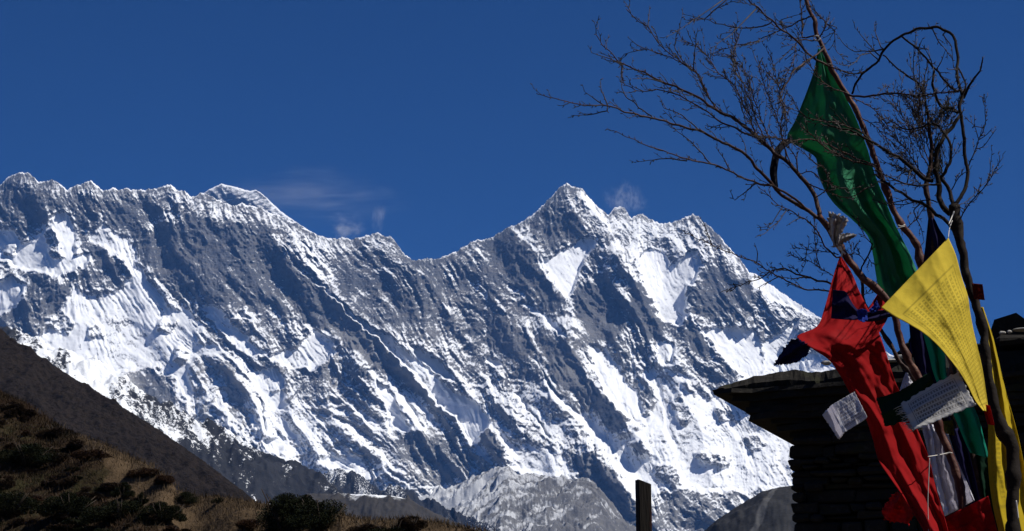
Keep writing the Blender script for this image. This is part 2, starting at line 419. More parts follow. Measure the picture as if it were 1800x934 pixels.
def wall_fields(px, py, rid):
    d = py - rid                                            # how far below the crest
    wx = px + 7 * fbm(px / 46, py / 46, 3, 5) + 2.5 * noise(px / 11, py / 11, 6)
    wy = py + 9 * fbm(px / 46, py / 46, 3, 9) + 2.5 * noise(px / 11, py / 11, 10)
    H = np.zeros_like(px)
    for h, wl, wr, pts in RIBS:
        p = np.array(pts, float)
        cx = np.interp(wy, p[:, 1], p[:, 0])
        y0, y1 = p[0, 1], p[-1, 1]
        f = smooth(y0 - 10, y0 + 30, wy) * (1 - smooth(y1 - 30, y1 + 50, wy))
        dx = wx - cx
        t = np.where(dx < 0, 1 + dx / wl, 1 - dx / wr)
        H += h * f * np.clip(t, 0, 1) ** 1.15
    k = np.interp(px, [-300, 0, 150, 330, 600, 1000, 1300, 1600], [0.2, 0.25, 0.35, 0.75, 0.72, 0.55, 0.55, 0.6])
    kk = np.cumsum(np.zeros(1)) if False else k
    ux = px + 30 * fbm(px / 150, py / 190, 2, 15) + 4 * fbm(px / 20, py / 20, 2, 16)
    u = ux - (kk + .35 * fbm(px / 210, py / 260, 2, 17)) * (wy - 560)
    v = wy + 26 * noise(px / 50, py / 90, 19)
    amp = smooth(0, 40, d) * 0.7 + 0.3
    m1 = 0.25 + 1.2 * smooth(-.35, .45, fbm(px / 95, py / 95, 2, 41))
    m2 = 0.2 + 1.35 * smooth(-.35, .45, fbm(px / 50, py / 50, 2, 42))
    N = 52 * ridged(u / 83, v / 230, 21) * amp
    N += 30 * ridged(u / 36, v / 130, 22) * amp * m1
    N += 14 * ridged(u / 16, v / 64, 23) * m2
    N += 6.5 * ridged(u / 7.5, v / 28, 24) * m1
    N += 17 * (ridged(px / 44, py / 40, 27) ** 2) * amp + 11 * (ridged(ux / 21, py / 17, 28) ** 2) * m2 + 8 * ridged(wx / 10.5, wy / 8.5, 29) * m1
    N += 5 * ridged(px / 5.4, py / 4.3, 25)
    N += 2.6 * noise(px / 2.9, py / 2.3, 26)
    # layered beds of rock crossing the face
    bed = wy + 0.22 * wx + 26 * fbm(px / 160, py / 160, 2, 47)
    N += 4.5 * noise(bed / 5.5, px / 90, 48) * smooth(-.1, .4, fbm(px / 140, py / 70, 2, 49))
    S = sample(SMAP, wx + 2.5 * noise(px / 9, py / 9, 3), wy + 2.5 * noise(px / 9, py / 9, 4), GX0, GY0, GST)
    for wg, wd, pts in LINES:
        p = np.array(pts, float)
        ln = np.abs(wx - np.interp(wy, p[:, 1], p[:, 0])) / (wd * (1 + .6 * noise(px / 30, py / 30, 81)))
        S = S + .72 * wg * np.exp(-ln ** 2) * (.65 + .6 * noise(px / 14, py / 14, 82)) * smooth(p[0, 1] - 4, p[0, 1] + 4, wy) * (1 - smooth(p[-1, 1] - 8, p[-1, 1] + 8, wy))
    # deep, even snow lies smoother over the rock
    calm = 1 - 0.8 * smooth(0.25, 1.0, S)
    N = N * calm + (1 - calm) * (9 * ridged(u / 12, v / 110, 31) * m2 + 5 * ridged(u / 5.5, v / 60, 32) * m1 + 12 * fbm(px / 30, py / 16, 3, 33))
    fadeR = smooth(0, 14, d) * 0.85 + 0.15 * smooth(0, 4, d)
    H = H * (1 - .45 * smooth(.5, 1.1, S))
    return H * fadeR + N * fadeR, S, u, v

# columns and rows
cols = np.concatenate([np.arange(-400, -10, 3.2), np.arange(-10, 1470, 1.28), np.arange(1470, 2150, 4.0)])
rx = np.array([p[0] for p in RIDGE], float); ry = np.array([p[1] for p in RIDGE], float)
rid = np.interp(cols, rx, ry)
rid = rid + 2.3 * fbm(cols / 9.0, cols * 0 + 3.3, 3, 77) * 1.5 + 1.3 * ridged(cols / 4.3, cols * 0 + 1.7, 78) - 0.8
NR = 500
tt = (np.linspace(0, 1, NR)) ** 1.08
BOT = 1120.0
PX = np.repeat(cols[None, :], NR, 0)
PY = rid[None, :] + tt[:, None] * (BOT - rid[None, :])
RD = np.repeat(rid[None, :], NR, 0)
DISP, SN, U_, V_ = wall_fields(PX, PY, RD)
TAN = 1.22
Y0, Z0 = 9000.0, 500.0
dx, dy, dz = ray(PX, PY)
# broad bays and buttresses
wide = 380 * fbm(PX / 420, PY / 900, 2, 91)
yb = (Y0 + wide - Z0 / TAN) / (1 - dz / TAN)
yy = yb - DISP
P = np.stack([dx * yy, yy, CAM[2] + dz * yy], -1)
# snow lies where the ground lies back, and in the lee of small ribs
gy = np.gradient(DISP, axis=0) / np.maximum(0.3, np.gradient(PY, axis=0))
gx = np.gradient(DISP, axis=1) / np.gradient(PX, axis=1)
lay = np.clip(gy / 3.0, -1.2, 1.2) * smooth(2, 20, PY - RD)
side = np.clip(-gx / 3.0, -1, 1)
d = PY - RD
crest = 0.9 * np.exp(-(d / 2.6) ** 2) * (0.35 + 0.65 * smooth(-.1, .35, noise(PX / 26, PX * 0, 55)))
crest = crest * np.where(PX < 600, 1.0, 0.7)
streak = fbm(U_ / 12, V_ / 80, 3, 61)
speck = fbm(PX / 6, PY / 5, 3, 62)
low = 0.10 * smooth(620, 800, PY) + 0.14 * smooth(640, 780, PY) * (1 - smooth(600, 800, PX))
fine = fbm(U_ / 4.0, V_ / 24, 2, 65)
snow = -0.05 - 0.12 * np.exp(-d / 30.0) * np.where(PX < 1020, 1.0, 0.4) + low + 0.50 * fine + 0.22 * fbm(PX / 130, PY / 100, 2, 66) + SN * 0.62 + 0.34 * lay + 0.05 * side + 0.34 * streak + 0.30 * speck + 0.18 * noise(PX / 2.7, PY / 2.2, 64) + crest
# behind the crest: the far side falls away
NB = 10
back = []; bs = []
for i in range(1, NB + 1):
    s = i * 240.0
    Q = P[0].copy(); Q[:, 1] += s; Q[:, 2] -= s * 0.85 + 20 * i
    back.append(Q); bs.append(snow[0])
P = np.concatenate([np.array(back[::-1]), P], 0)
snow = np.concatenate([np.array(bs[::-1]), snow], 0)

PMAX = float(P[..., 2].max())
# paler granite low on the face, most of it at the left
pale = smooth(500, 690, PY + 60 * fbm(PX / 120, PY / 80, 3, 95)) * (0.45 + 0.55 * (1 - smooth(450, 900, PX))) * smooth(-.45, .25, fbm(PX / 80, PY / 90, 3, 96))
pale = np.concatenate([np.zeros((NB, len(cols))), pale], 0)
rm = NT("rock_and_snow")
ob = rm.co()
n1 = rm.noise(0.0035, 5, 0.6); n2 = rm.noise(0.03, 5, 0.65); n3 = rm.noise(0.011, 4, 0.6)
rock = rm.mix(n1, (0.074, 0.080, 0.094), (0.138, 0.140, 0.147))
rock = rm.mix(rm.step(n2, 0.35, 0.75), rock, (0.055, 0.060, 0.072))
st = rm.noise(0.02, 3, 0.5, vec=rm.co(scale=(0.25, 0.25, 1.6)))
rock = rm.mix(rm.math('MULTIPLY', rm.step(st, 0.5, 0.62), 0.45), rock, (0.155, 0.145, 0.138))
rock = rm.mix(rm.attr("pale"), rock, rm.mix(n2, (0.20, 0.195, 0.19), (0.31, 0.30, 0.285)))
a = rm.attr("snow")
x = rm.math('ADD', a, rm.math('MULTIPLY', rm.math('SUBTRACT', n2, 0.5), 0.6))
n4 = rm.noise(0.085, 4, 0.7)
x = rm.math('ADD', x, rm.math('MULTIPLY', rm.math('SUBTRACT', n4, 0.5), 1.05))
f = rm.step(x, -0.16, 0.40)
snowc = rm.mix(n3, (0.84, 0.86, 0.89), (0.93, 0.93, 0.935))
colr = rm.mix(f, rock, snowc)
hgt = rm.math('MULTIPLY', rm.math('ADD', rm.noise(0.05, 4, 0.7), rm.math('MULTIPLY', n4, .5)), rm.math('SUBTRACT', 1.15, f))
rm.bsdf(colr, 0.85, 0.15, rm.bump(hgt, 0.55, 14.0))
MROCK = rm.m
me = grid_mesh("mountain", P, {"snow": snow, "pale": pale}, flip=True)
setp(link("mountain", me, MROCK), kind='structure')

# ---- the highest summit, farther back
FAR = [(300, 372), (330, 356), (345, 348), (355, 341), (365, 335), (378, 328), (390, 323), (400, 326), (415, 329), (428, 333), (440, 336), (450, 334), (458, 339), (468, 347), (478, 357), (492, 370),
       (505, 380), (520, 390), (540, 403), (560, 415), (600, 440), (660, 480)]
cols2 = np.arange(300, 660, 1.1)
fr = np.interp(cols2, [p[0] for p in FAR], [p[1] for p in FAR]) + 1.4 * fbm(cols2 / 7, cols2 * 0, 3, 7)
NR2 = 150
t2 = np.linspace(0, 1, NR2)
PX2 = np.repeat(cols2[None], NR2, 0); PY2 = fr[None] + t2[:, None] * 190
dx, dy, dz = ray(PX2, PY2)
d2 = PY2 - fr[None]
D2 = (38 * ridged((PX2 - .5 * PY2) / 30, PY2 / 90, 3) + 24 * ridged((PX2 - .5 * PY2) / 13, PY2 / 40, 4) + 26 * noise(PX2 / 90, (PY2 + .22 * PX2) / 5.0, 5)
      + 8 * noise(PX2 / 4, PY2 / 3, 6)) * smooth(0, 14, d2)
D2 += 120 * np.clip(1 - np.abs(PX2 - np.interp(PY2, [323, 345, 380, 420], [392, 430, 470, 520])) / 42, 0, 1) * smooth(0, 20, d2)
y2 = (13600.0 - 700) / (1 - dz / 1.3) - D2
P2 = np.stack([dx * y2, y2, CAM[2] + dz * y2], -1)
g2 = np.gradient(D2, axis=0)
s2 = -0.42 + 0.5 * np.clip(g2 / 4, -1, 1) + 0.5 * fbm(PX2 / 7, PY2 / 4, 3, 8) + 0.8 * np.exp(-(d2 / 2.2) ** 2)
bk = [P2[0] + np.array([0, 300.0 * i, -260.0 * i]) for i in range(1, 7)]
P2 = np.concatenate([np.array(bk[::-1]), P2], 0); s2 = np.concatenate([np.repeat(s2[:1], 6, 0), s2], 0)
setp(link("far_summit", grid_mesh("far_summit", P2, {"snow": s2}, flip=True), MROCK), kind='structure')

# ---- nearer slopes
def hill(name, outline, depth, tan, mat, run, x0, x1, step, rows, nfun=None, afun=None, jag=1.0, bow=0.0, drop=0.6):
    """a ridge whose crest follows the outline; front falls toward the viewer, back falls away"""
    c = np.arange(x0, x1, step)
    o = np.array(outline, float)
    craw = np.interp(c, o[:, 0], o[:, 1])
    kw = int(18 / step); ker = np.hanning(2 * kw + 3); ker /= ker.sum()
    cy = np.convolve(np.pad(craw, kw + 1, mode='edge'), ker, 'valid')
    jg = cy - craw - jag * (1.6 * fbm(c / 11, c * 0 + 2, 3, len(name)) + 1.0 * noise(c / 3.3, c * 0, 5))
    dep = np.interp(c, [p[0] for p in depth], [p[1] for p in depth]) if isinstance(depth, list) else np.full(len(c), float(depth))
    X, Y, Z = at(c, cy, dep)
    s = (np.linspace(0, 1, rows) ** 1.6) * run
    SS = s[:, None] + 0 * c[None]
    PXg = np.repeat(c[None], rows, 0)
    x = X[None] + 0 * SS; y = Y[None] - SS; z = Z[None] - SS * tan - bow * SS * (SS / run)
    x = x - SS * (X / Y)[None]                     # the slope fans out from the crest
    z = z + (jg * Y / FPX)[None] * np.exp(-SS / (run * 0.02)); Z = Z + jg * Y / FPX
    if nfun is not None:
        z = z + nfun(x, y, SS) * smooth(0, run * 0.03, SS)
    P = np.stack([x, y, z], -1)
    at_ = {}
    if afun is not None: at_["snow"] = afun(x, y, z, SS, PXg)
    nb = 6
    bk = [np.stack([X + (X / Y) * i * run * .12, Y + i * run * .12, Z - i * run * .12 * drop], -1) for i in range(1, nb)]
    P = np.concatenate([np.array(bk[::-1]), P], 0)
    for k in at_: at_[k] = np.concatenate([np.repeat(at_[k][:1], nb - 1, 0), at_[k]], 0)
    o = link(name, grid_mesh(name, P, at_, flip=True), mat)
    return o, P

# snow-patched shoulder
pm = NT("dark_rock_with_snow_patches")
n2 = pm.noise(0.05, 5, 0.65); n1 = pm.noise(0.006, 4)
rock = pm.mix(n1, (0.017, 0.018, 0.022), (0.036, 0.036, 0.039))
rock = pm.mix(pm.step(n2, .4, .7), rock, (0.014, 0.015, 0.018))
f = pm.step(pm.math('ADD', pm.attr("snow"), pm.math('MULTIPLY', pm.math('SUBTRACT', pm.noise(0.2, 4, .8), .5), 2.0)), 0.05, 0.22)
pm.bsdf(pm.mix(f, rock, (0.8, 0.82, 0.85)), 0.9, 0.1, pm.bump(pm.noise(0.08, 4, .7), 0.6, 5.0))
def nf(a, f1, sd):
    def q(x, y, s):
        xx = x + f1 * .5 * fbm(x / f1, y / f1, 2, sd + 7); yy = y + f1 * .5 * fbm(x / f1, y / f1, 2, sd + 8)
        return a * (ridged((xx + .5 * yy) / f1, (yy - .5 * xx) / (f1 * 1.3), sd) + 0.5 * ridged(xx / (f1 * .45), yy / (f1 * .5), sd + 1) + 0.3 * ridged(x / (f1 * .17), y / (f1 * .17), sd + 2) + .14 * noise(x / (f1 * .06), y / (f1 * .06), sd + 3))
    return q
OUT_S = [(-60, 560), (0, 585), (60, 612), (90, 629), (130, 632), (165, 650), (200, 666), (260, 703), (320, 735), (400, 768), (470, 800), (550, 838), (600, 868), (660, 905), (720, 930), (800, 965), (900, 1000)]
def sa(x, y, z, s, px):
    base = 0.42 * np.exp(-((px - 130) / 90.0) ** 2) - 0.36
    return base + 0.75 * fbm(x / 34, y / 50, 4, 44) + 0.8 * fbm(x / 130, y / 190, 2, 45) + .3 * noise(x / 9, y / 9, 46) - 0.0002 * s + 0.27 + .2 * np.exp(-((px - 160) / 90.0) ** 2) - 0.45 * np.exp(-(s / 22.0) ** 2) * smooth(150, 260, px)
o, _ = hill("snowy_shoulder", OUT_S, 3400, 0.62, pm.m, 1600, -120, 900, 1.5, 150, nf(26, 150, 4), sa, 1.2, 0.1)
setp(o, kind='structure')
OUT_K = [(540, 862), (560, 850), (590, 832), (625, 840), (655, 857), (670, 863), (695, 859), (715, 868), (740, 880), (800, 905), (860, 930)]
o, _ = hill("small_ridge", OUT_K, 5600, 0.8, pm.m, 900, 520, 880, 1.4, 70, nf(24, 90, 14), lambda x, y, z, s, px: -.12 + 0.6 * fbm(x / 50, y / 120, 4, 3), 1.4)
setp(o, kind='structure')

# pale snow-dusted moraine dome
dm = NT("snow_dusted_moraine")
n2 = dm.noise(0.05, 5, 0.7); n1 = dm.noise(0.004, 3)
rock = dm.mix(n1, (0.10, 0.10, 0.105), (0.18, 0.175, 0.17))
rock = dm.mix(dm.step(n2, .4, .7), rock, (0.09, 0.09, 0.096))
f = dm.math('MULTIPLY', dm.step(dm.math('ADD', dm.attr("snow"), dm.math('MULTIPLY', dm.math('SUBTRACT', n2, .5), 1.5)), -0.10, 0.36), 0.8)
dm.bsdf(dm.mix(f, rock, (0.62, 0.63, 0.65)), 0.9, 0.1, dm.bump(n2, 0.5, 6.0))
OUT_D = [(640, 935), (690, 908), (725, 884), (790, 857), (832, 841), (880, 823), (894, 819), (905, 829), (915, 838), (926, 831), (960, 836), (1010, 845), (1045, 850), (1063, 868), (1085, 900), (1110, 930), (1180, 975), (1300, 1010)]
def dq(x, y):
    w1 = 40 * fbm(x / 90, y / 90, 3, 75); w2 = 40 * fbm(x / 90, y / 90, 3, 76)
    return (x * .55 - y * .8) + w1, (x * .8 + y * .55) + w2
def da(x, y, z, s, px):
    a, b = dq(x, y)
    return 0.12 + 0.7 * fbm(a / 16, b / 110, 4, 12) + .3 * fbm(x / 120, y / 120, 2, 13) + .35 * fbm(x / 7, y / 7, 3, 14) + 0.30 * smooth(960, 780, px) - .25 * smooth(940, 1040, px) - 0.0005 * s
def dn(x, y, s):
    a, b = dq(x, y)
    return 26 * ridged(a / 75, b / 260, 71) + 15 * ridged(a / 28, b / 110, 72) + 6 * ridged(a / 13, b / 30, 74) + 2.2 * ridged(x / 9, y / 9, 73) + 1.2 * noise(x / 4.5, y / 4.5, 77)
o, _ = hill("moraine_dome", OUT_D, 6300, 0.72, dm.m, 1500, 620, 1300, 1.2, 220, dn, da, 1.4)
setp(o, kind='structure')

# brown moraine shelf
bmn = NT("brown_scree")
n2 = bmn.noise(0.06, 5, .65)
cc = bmn.mix(bmn.noise(0.008, 4), (0.036, 0.033, 0.03), (0.058, 0.051, 0.045))
cc = bmn.mix(bmn.step(n2, .45, .75), cc, (0.026, 0.025, 0.024))
f = bmn.step(bmn.math('ADD', bmn.attr("snow"), bmn.math('MULTIPLY', bmn.math('SUBTRACT', n2, .5), .8)), 0.0, 0.25)
bmn.bsdf(bmn.mix(f, cc, (0.78, 0.8, 0.83)), .95, .1, bmn.bump(n2, .5, 3.0))
OUT_B = [(560, 868), (600, 868), (625, 869), (660, 870), (700, 873), (712, 876), (716, 869), (722, 878), (740, 890), (770, 905), (800, 918), (840, 934), (900, 960)]
o, _ = hill("brown_moraine", OUT_B, 3000, 0.5, bmn.m, 900, 540, 900, 1.5, 90, nf(7, 70, 24),
            lambda x, y, z, s, px: 0.75 * np.exp(-(s / 40.0) ** 2) * (px < 715) * smooth(520, 640, px) - 0.35 - 0.3 * smooth(650, 720, px) * np.exp(-(s / 40.0) ** 2) + .2 * fbm(x / 30, y / 30, 3, 2), .8)
setp(o, kind='structure')

# grey scree slope at the right foot
sm_ = NT("grey_scree")
n2 = sm_.noise(0.12, 5, .65)
cc = sm_.mix(sm_.noise(0.01, 4), (0.028, 0.028, 0.029), (0.042, 0.041, 0.041))
cc = sm_.mix(sm_.step(n2, .45, .75), cc, (0.02, 0.02, 0.021))
pth = sm_.step(sm_.attr("snow"), .3, .7)
sm_.bsdf(sm_.mix(pth, cc, (0.10, 0.098, 0.096)), .95, .1, sm_.bump(n2, .5, 2.0))
OUT_R = [(1180, 975), (1240, 932), (1260, 914), (1300, 888), (1340, 864), (1368, 857), (1400, 853), (1500, 842), (1650, 835), (1800, 820), (1950, 800)]
def ra(x, y, z, s, px):
    e = px - (1362 - s * 0.62) + 10 * fbm(px / 40, s / 40, 3, 2)
    return 1 - np.clip(np.abs(e) / np.interp(s, [0, 160], [12, 22]), 0, 1)
o, _ = hill("scree_slope", OUT_R, 1500, 0.6, sm_.m, 700, 1170, 1960, 1.8, 90, nf(5, 60, 34), ra, .8)
setp(o, kind='structure')

# dark hillside at the left
hm = NT("scrub_covered_hillside")
n2 = hm.noise(0.34, 5, .75); n3 = hm.noise(0.03, 4, .6)
cc = hm.mix(n3, (0.020, 0.0155, 0.0135), (0.038, 0.029, 0.024))
cc = hm.mix(hm.step(n2, .42, .7), cc, (0.0075, 0.0065, 0.006))
hm.bsdf(cc, .95, .05, hm.bump(n2, 1.0, 3.0))
OUT_L = [(-500, 250), (-300, 388), (-100, 518), (0, 584), (60, 620), (130, 665), (200, 706), (280, 756), (360, 812), (420, 858), (450, 882), (520, 930), (600, 985), (700, 1040)]
o, _ = hill("dark_hillside", OUT_L, [(-500, 1300), (0, 1000), (450, 900), (700, 850)], 0.56, hm.m, 620, -500, 700, 2.0, 200, nf(5, 45, 41), None, 1.2)
setp(o, kind='structure')
# ================================================================== NEAR SLOPE
nm = NT("dry_grass_and_heath")
n1 = nm.noise(0.5, 4, .6); n2 = nm.noise(4.0, 5, .7); n3 = nm.noise(1.6, 4, .6)
grass = nm.mix(n2, (0.056, 0.038, 0.022), (0.115, 0.078, 0.046))
heath = nm.mix(n3, (0.016, 0.011, 0.007), (0.048, 0.030, 0.018))
heath = nm.mix(nm.step(n1, .45, .65), heath, (0.03, 0.026, 0.012))
f = nm.step(nm.math('ADD', nm.attr("snow"), nm.math('MULTIPLY', nm.math('SUBTRACT', n3, .5), .9)), .3, .6)
nm.bsdf(nm.mix(f, heath, grass), .95, .05, nm.bump(n2, .9, .12))
OUT_N = [(-420, 560), (-250, 615), (-120, 655), (0, 692), (45, 712), (90, 745), (132, 766), (170, 776), (216, 797), (255, 815), (288, 834), (312, 862), (345, 874), (376, 873), (420, 879), (460, 885),
         (520, 893), (580, 902), (640, 914), (690, 915), (730, 911), (775, 919), (830, 931), (900, 945), (1000, 960), (1200, 975)]
NEAR_DEPTH = [(-420, 90), (0, 78), (300, 62), (600, 52), (1200, 48)]
def n_bumps(x, y, s):
    return (1.1 * fbm(x / 7, y / 7, 3, 51) + .5 * noise(x / 2.6, y / 2.6, 52) + 0.16 * fbm(x / .8, y / .8, 3, 53)) * smooth(0, 3, s)
def n_grass(x, y, z, s, px):
    g = np.exp(-(s / 5.0) ** 2) * smooth(60, 190, px) + .75 * np.exp(-((px - 420) / 130.0) ** 2) * np.exp(-(s / 7.0) ** 2)
    g = g + .55 * np.exp(-((px - 250) / 70.0) ** 2) * np.exp(-((s - 4.5) / 3.5) ** 2)
    return g * .9 - .14 - .5 * smooth(150, 60, px) + .6 * fbm(x / 5, y / 3, 3, 54) - .02 * s
near, NP = hill("grassy_slope", OUT_N, NEAR_DEPTH, 0.40, nm.m, 40, -420, 1200, 2.0, 150, n_bumps, n_grass, 1.2)
setp(near, kind='structure')
NP = NP[5:]                                           # front only
def project(p):
    d = np.asarray(p) - CAM
    yc = d[..., 1] * CP + d[..., 2] * SP_
    zc = -d[..., 1] * SP_ + d[..., 2] * CP
    return PW / 2 + FPX * d[..., 0] / yc, PH / 2 - FPX * zc / yc
NPX, NPY = project(NP)
def on_slope(px, py):
    j = int(np.argmin(np.abs(NPX[0] - px)))
    i = int(np.argmin(np.abs(NPY[:, j] - py)))
    return NP[i, j]

# ---- shrubs
def leaf_mesh(name, lobes, n, size, seed, up=0.35, stretch=1.0):
    """many small leaf blades spread through a few uneven lobes; unit width about 1"""
    r = np.random.RandomState(seed)
    V = np.zeros((n, 4, 3))
    li = r.choice(len(lobes), n, p=np.array([l[3] ** 2 for l in lobes]) / sum(l[3] ** 2 for l in lobes))
    dirs = r.normal(size=(n, 3)); dirs /= np.linalg.norm(dirs, axis=1)[:, None]
    rad = r.rand(n) ** 0.42
    L = np.array(lobes)
    c = L[li, :3] + dirs * (rad * L[li, 3])[:, None] * np.array([1, 1, .8])
    c[:, 2] = np.maximum(c[:, 2], 0.01)
    gap = noise(c[:, 0] * 5 + seed, c[:, 2] * 5 + 3 * c[:, 1], seed)
    keep = gap > -0.38
    c = c[keep]; dirs = dirs[keep]; m = len(c)
    ax = dirs * .8 + r.normal(size=(m, 3)) * .55; ax[:, 2] += up
    ax /= np.linalg.norm(ax, axis=1)[:, None]
    sd_ = np.cross(ax, r.normal(size=(m, 3))); sd_ /= np.linalg.norm(sd_, axis=1)[:, None]
    ln = size * (0.6 + .8 * r.rand(m))[:, None] * stretch; wd = size * .32 * (0.6 + .8 * r.rand(m))[:, None] / stretch
    V = np.stack([c - sd_ * wd, c + sd_ * wd, c + ax * ln + sd_ * wd * .4, c + ax * ln - sd_ * wd * .4], 1).reshape(-1, 3)
    me = bpy.data.meshes.new(name)
    me.from_pydata(V.tolist(), [], np.arange(len(V)).reshape(-1, 4).tolist())
    tone = np.repeat(r.rand(m), 4)
    a = me.attributes.new("snow", 'FLOAT', 'POINT'); a.data.foreach_set("value", tone.astype(np.float32))
    return me

def leaf_mat(name, a, b, c):
    t = NT(name)
    cl = t.mix(t.attr("snow"), a, b)
    cl = t.mix(t.step(t.noise(2.2, 2), .52, .7), cl, c)
    return t.bsdf(cl, .9, .05)
M_JUN = leaf_mat("juniper_leaf", (0.010, 0.012, 0.006), (0.019, 0.022, 0.010), (0.018, 0.018, 0.009))
M_BRN = leaf_mat("withered_leaf", (0.020, 0.0135, 0.009), (0.040, 0.026, 0.016), (0.028, 0.018, 0.012))
M_RUS = leaf_mat("russet_leaf", (0.032, 0.018, 0.011), (0.060, 0.033, 0.019), (0.042, 0.023, 0.014))
t = NT("shrub_bark"); t.bsdf(t.mix(t.noise(8, 3), (0.03, 0.022, 0.016), (0.07, 0.055, 0.042)), .9, .1); M_SBK = t.m

def tube_bm(bm, pts, r0, r1, sides=6, cap=True):
    pts = [Vector(p) for p in pts]
    n = len(pts); prev = None; first = None
    ref = Vector((0.31, 0.85, 0.42)).normalized()
    for i, p in enumerate(pts):
        tg = (pts[min(i + 1, n - 1)] - pts[max(i - 1, 0)])
        if tg.length < 1e-9: tg = Vector((0, 0, 1))
        tg.normalize()
        a = tg.cross(ref)
        if a.length < 1e-3: a = tg.cross(Vector((1, 0, 0)))
        a.normalize(); b = tg.cross(a)
        f = i / (n - 1) if n > 1 else 0
        rr = (r0[i] if isinstance(r0, (list, tuple, np.ndarray)) else r0 + (r1 - r0) * f)
        ring = [bm.verts.new(p + (a * math.cos(2 * math.pi * k / sides) + b * math.sin(2 * math.pi * k / sides)) * rr) for k in range(sides)]
        if prev:
            for k in range(sides):
                bm.faces.new((prev[k], prev[(k + 1) % sides], ring[(k + 1) % sides], ring[k])).smooth = True
        else: first = ring
        prev = ring
    if cap and sides > 2:
        bm.faces.new(first[::-1]); bm.faces.new(prev)

def bm_obj(name, bm, mat, parent=None, recalc=True):
    if recalc: bmesh.ops.recalc_face_normals(bm, faces=bm.faces)
    me = bpy.data.meshes.new(name); bm.to_mesh(me); bm.free()
    return link(name, me, mat, parent)

def stems_mesh(seed, k=7):
    r = random.Random(seed); bm = bmesh.new()
    for i in range(k):
        a = r.random() * 6.283; q = .12 + .3 * r.random()
        tube_bm(bm, [(0.03 * math.cos(a), .03 * math.sin(a), -.12), (q * .4 * math.cos(a), q * .4 * math.sin(a), .2), (q * math.cos(a), q * math.sin(a), .45 + .2 * r.random())], .018, .006, 5)
    me = bpy.data.meshes.new("stem"); bm.to_mesh(me); bm.free(); me.materials.append(M_SBK)
    return me

LB = {
 'broad': [(0, 0, .28, .34), (.28, .1, .24, .26), (-.3, -.06, .25, .28), (.08, -.1, .42, .24), (-.14, .1, .44, .2), (.42, 0, .16, .17), (-.46, .05, .16, .16)],
 'upright': [(0, 0, .35, .26), (.06, 0, .62, .2), (-.1, .03, .55, .17), (.2, -.04, .34, .2), (-.22, 0, .3, .2), (.02, 0, .8, .1)],
 'low': [(0, 0, .16, .3), (.3, .05, .14, .24), (-.32, 0, .13, .25), (.05, -.1, .24, .2), (-.5, 0, .09, .13), (.5, 0, .09, .14)],
 'ragged': [(0, 0, .25, .25), (.2, .05, .4, .18), (-.24, 0, .34, .2), (.34, 0, .2, .14), (-.38, 0, .16, .16), (-.05, 0, .52, .13)],
}
SHM = {}
def shrub_meshes(shape, kind, big):
    k = (shape, kind, big)
    if k not in SHM:
        mt = {'j': M_JUN, 'b': M_BRN, 'r': M_RUS}[kind]
        me = leaf_mesh("foliage", LB[shape], 15000 if big else 4200, (.022 if big else .042) * (1.25 if kind != 'j' else 1), len(SHM) + 3, .5 if kind != 'j' else .3, 1.0 if kind == 'j' else 1.5)
        me.materials.append(mt)
        SHM[k] = (me, stems_mesh(len(SHM)))
    return SHM[k]
def shrub(name, label, px, py, wpx, shape, kind, big=True, group=None, hscale=1.0, cat="shrub"):
    p = on_slope(px, py)
    sc = wpx * p[1] / FPX
    e = empty(name, (p[0], p[1], p[2] - .04))
    e.scale = (sc, sc, sc * hscale * .85); e.rotation_euler = (0, 0, rng.random() * 6.28)
    setp(e, label, cat, group)
    a, b = shrub_meshes(shape, kind, big)
    link("foliage", a, None, e); link("stem", b, None, e)
    return e

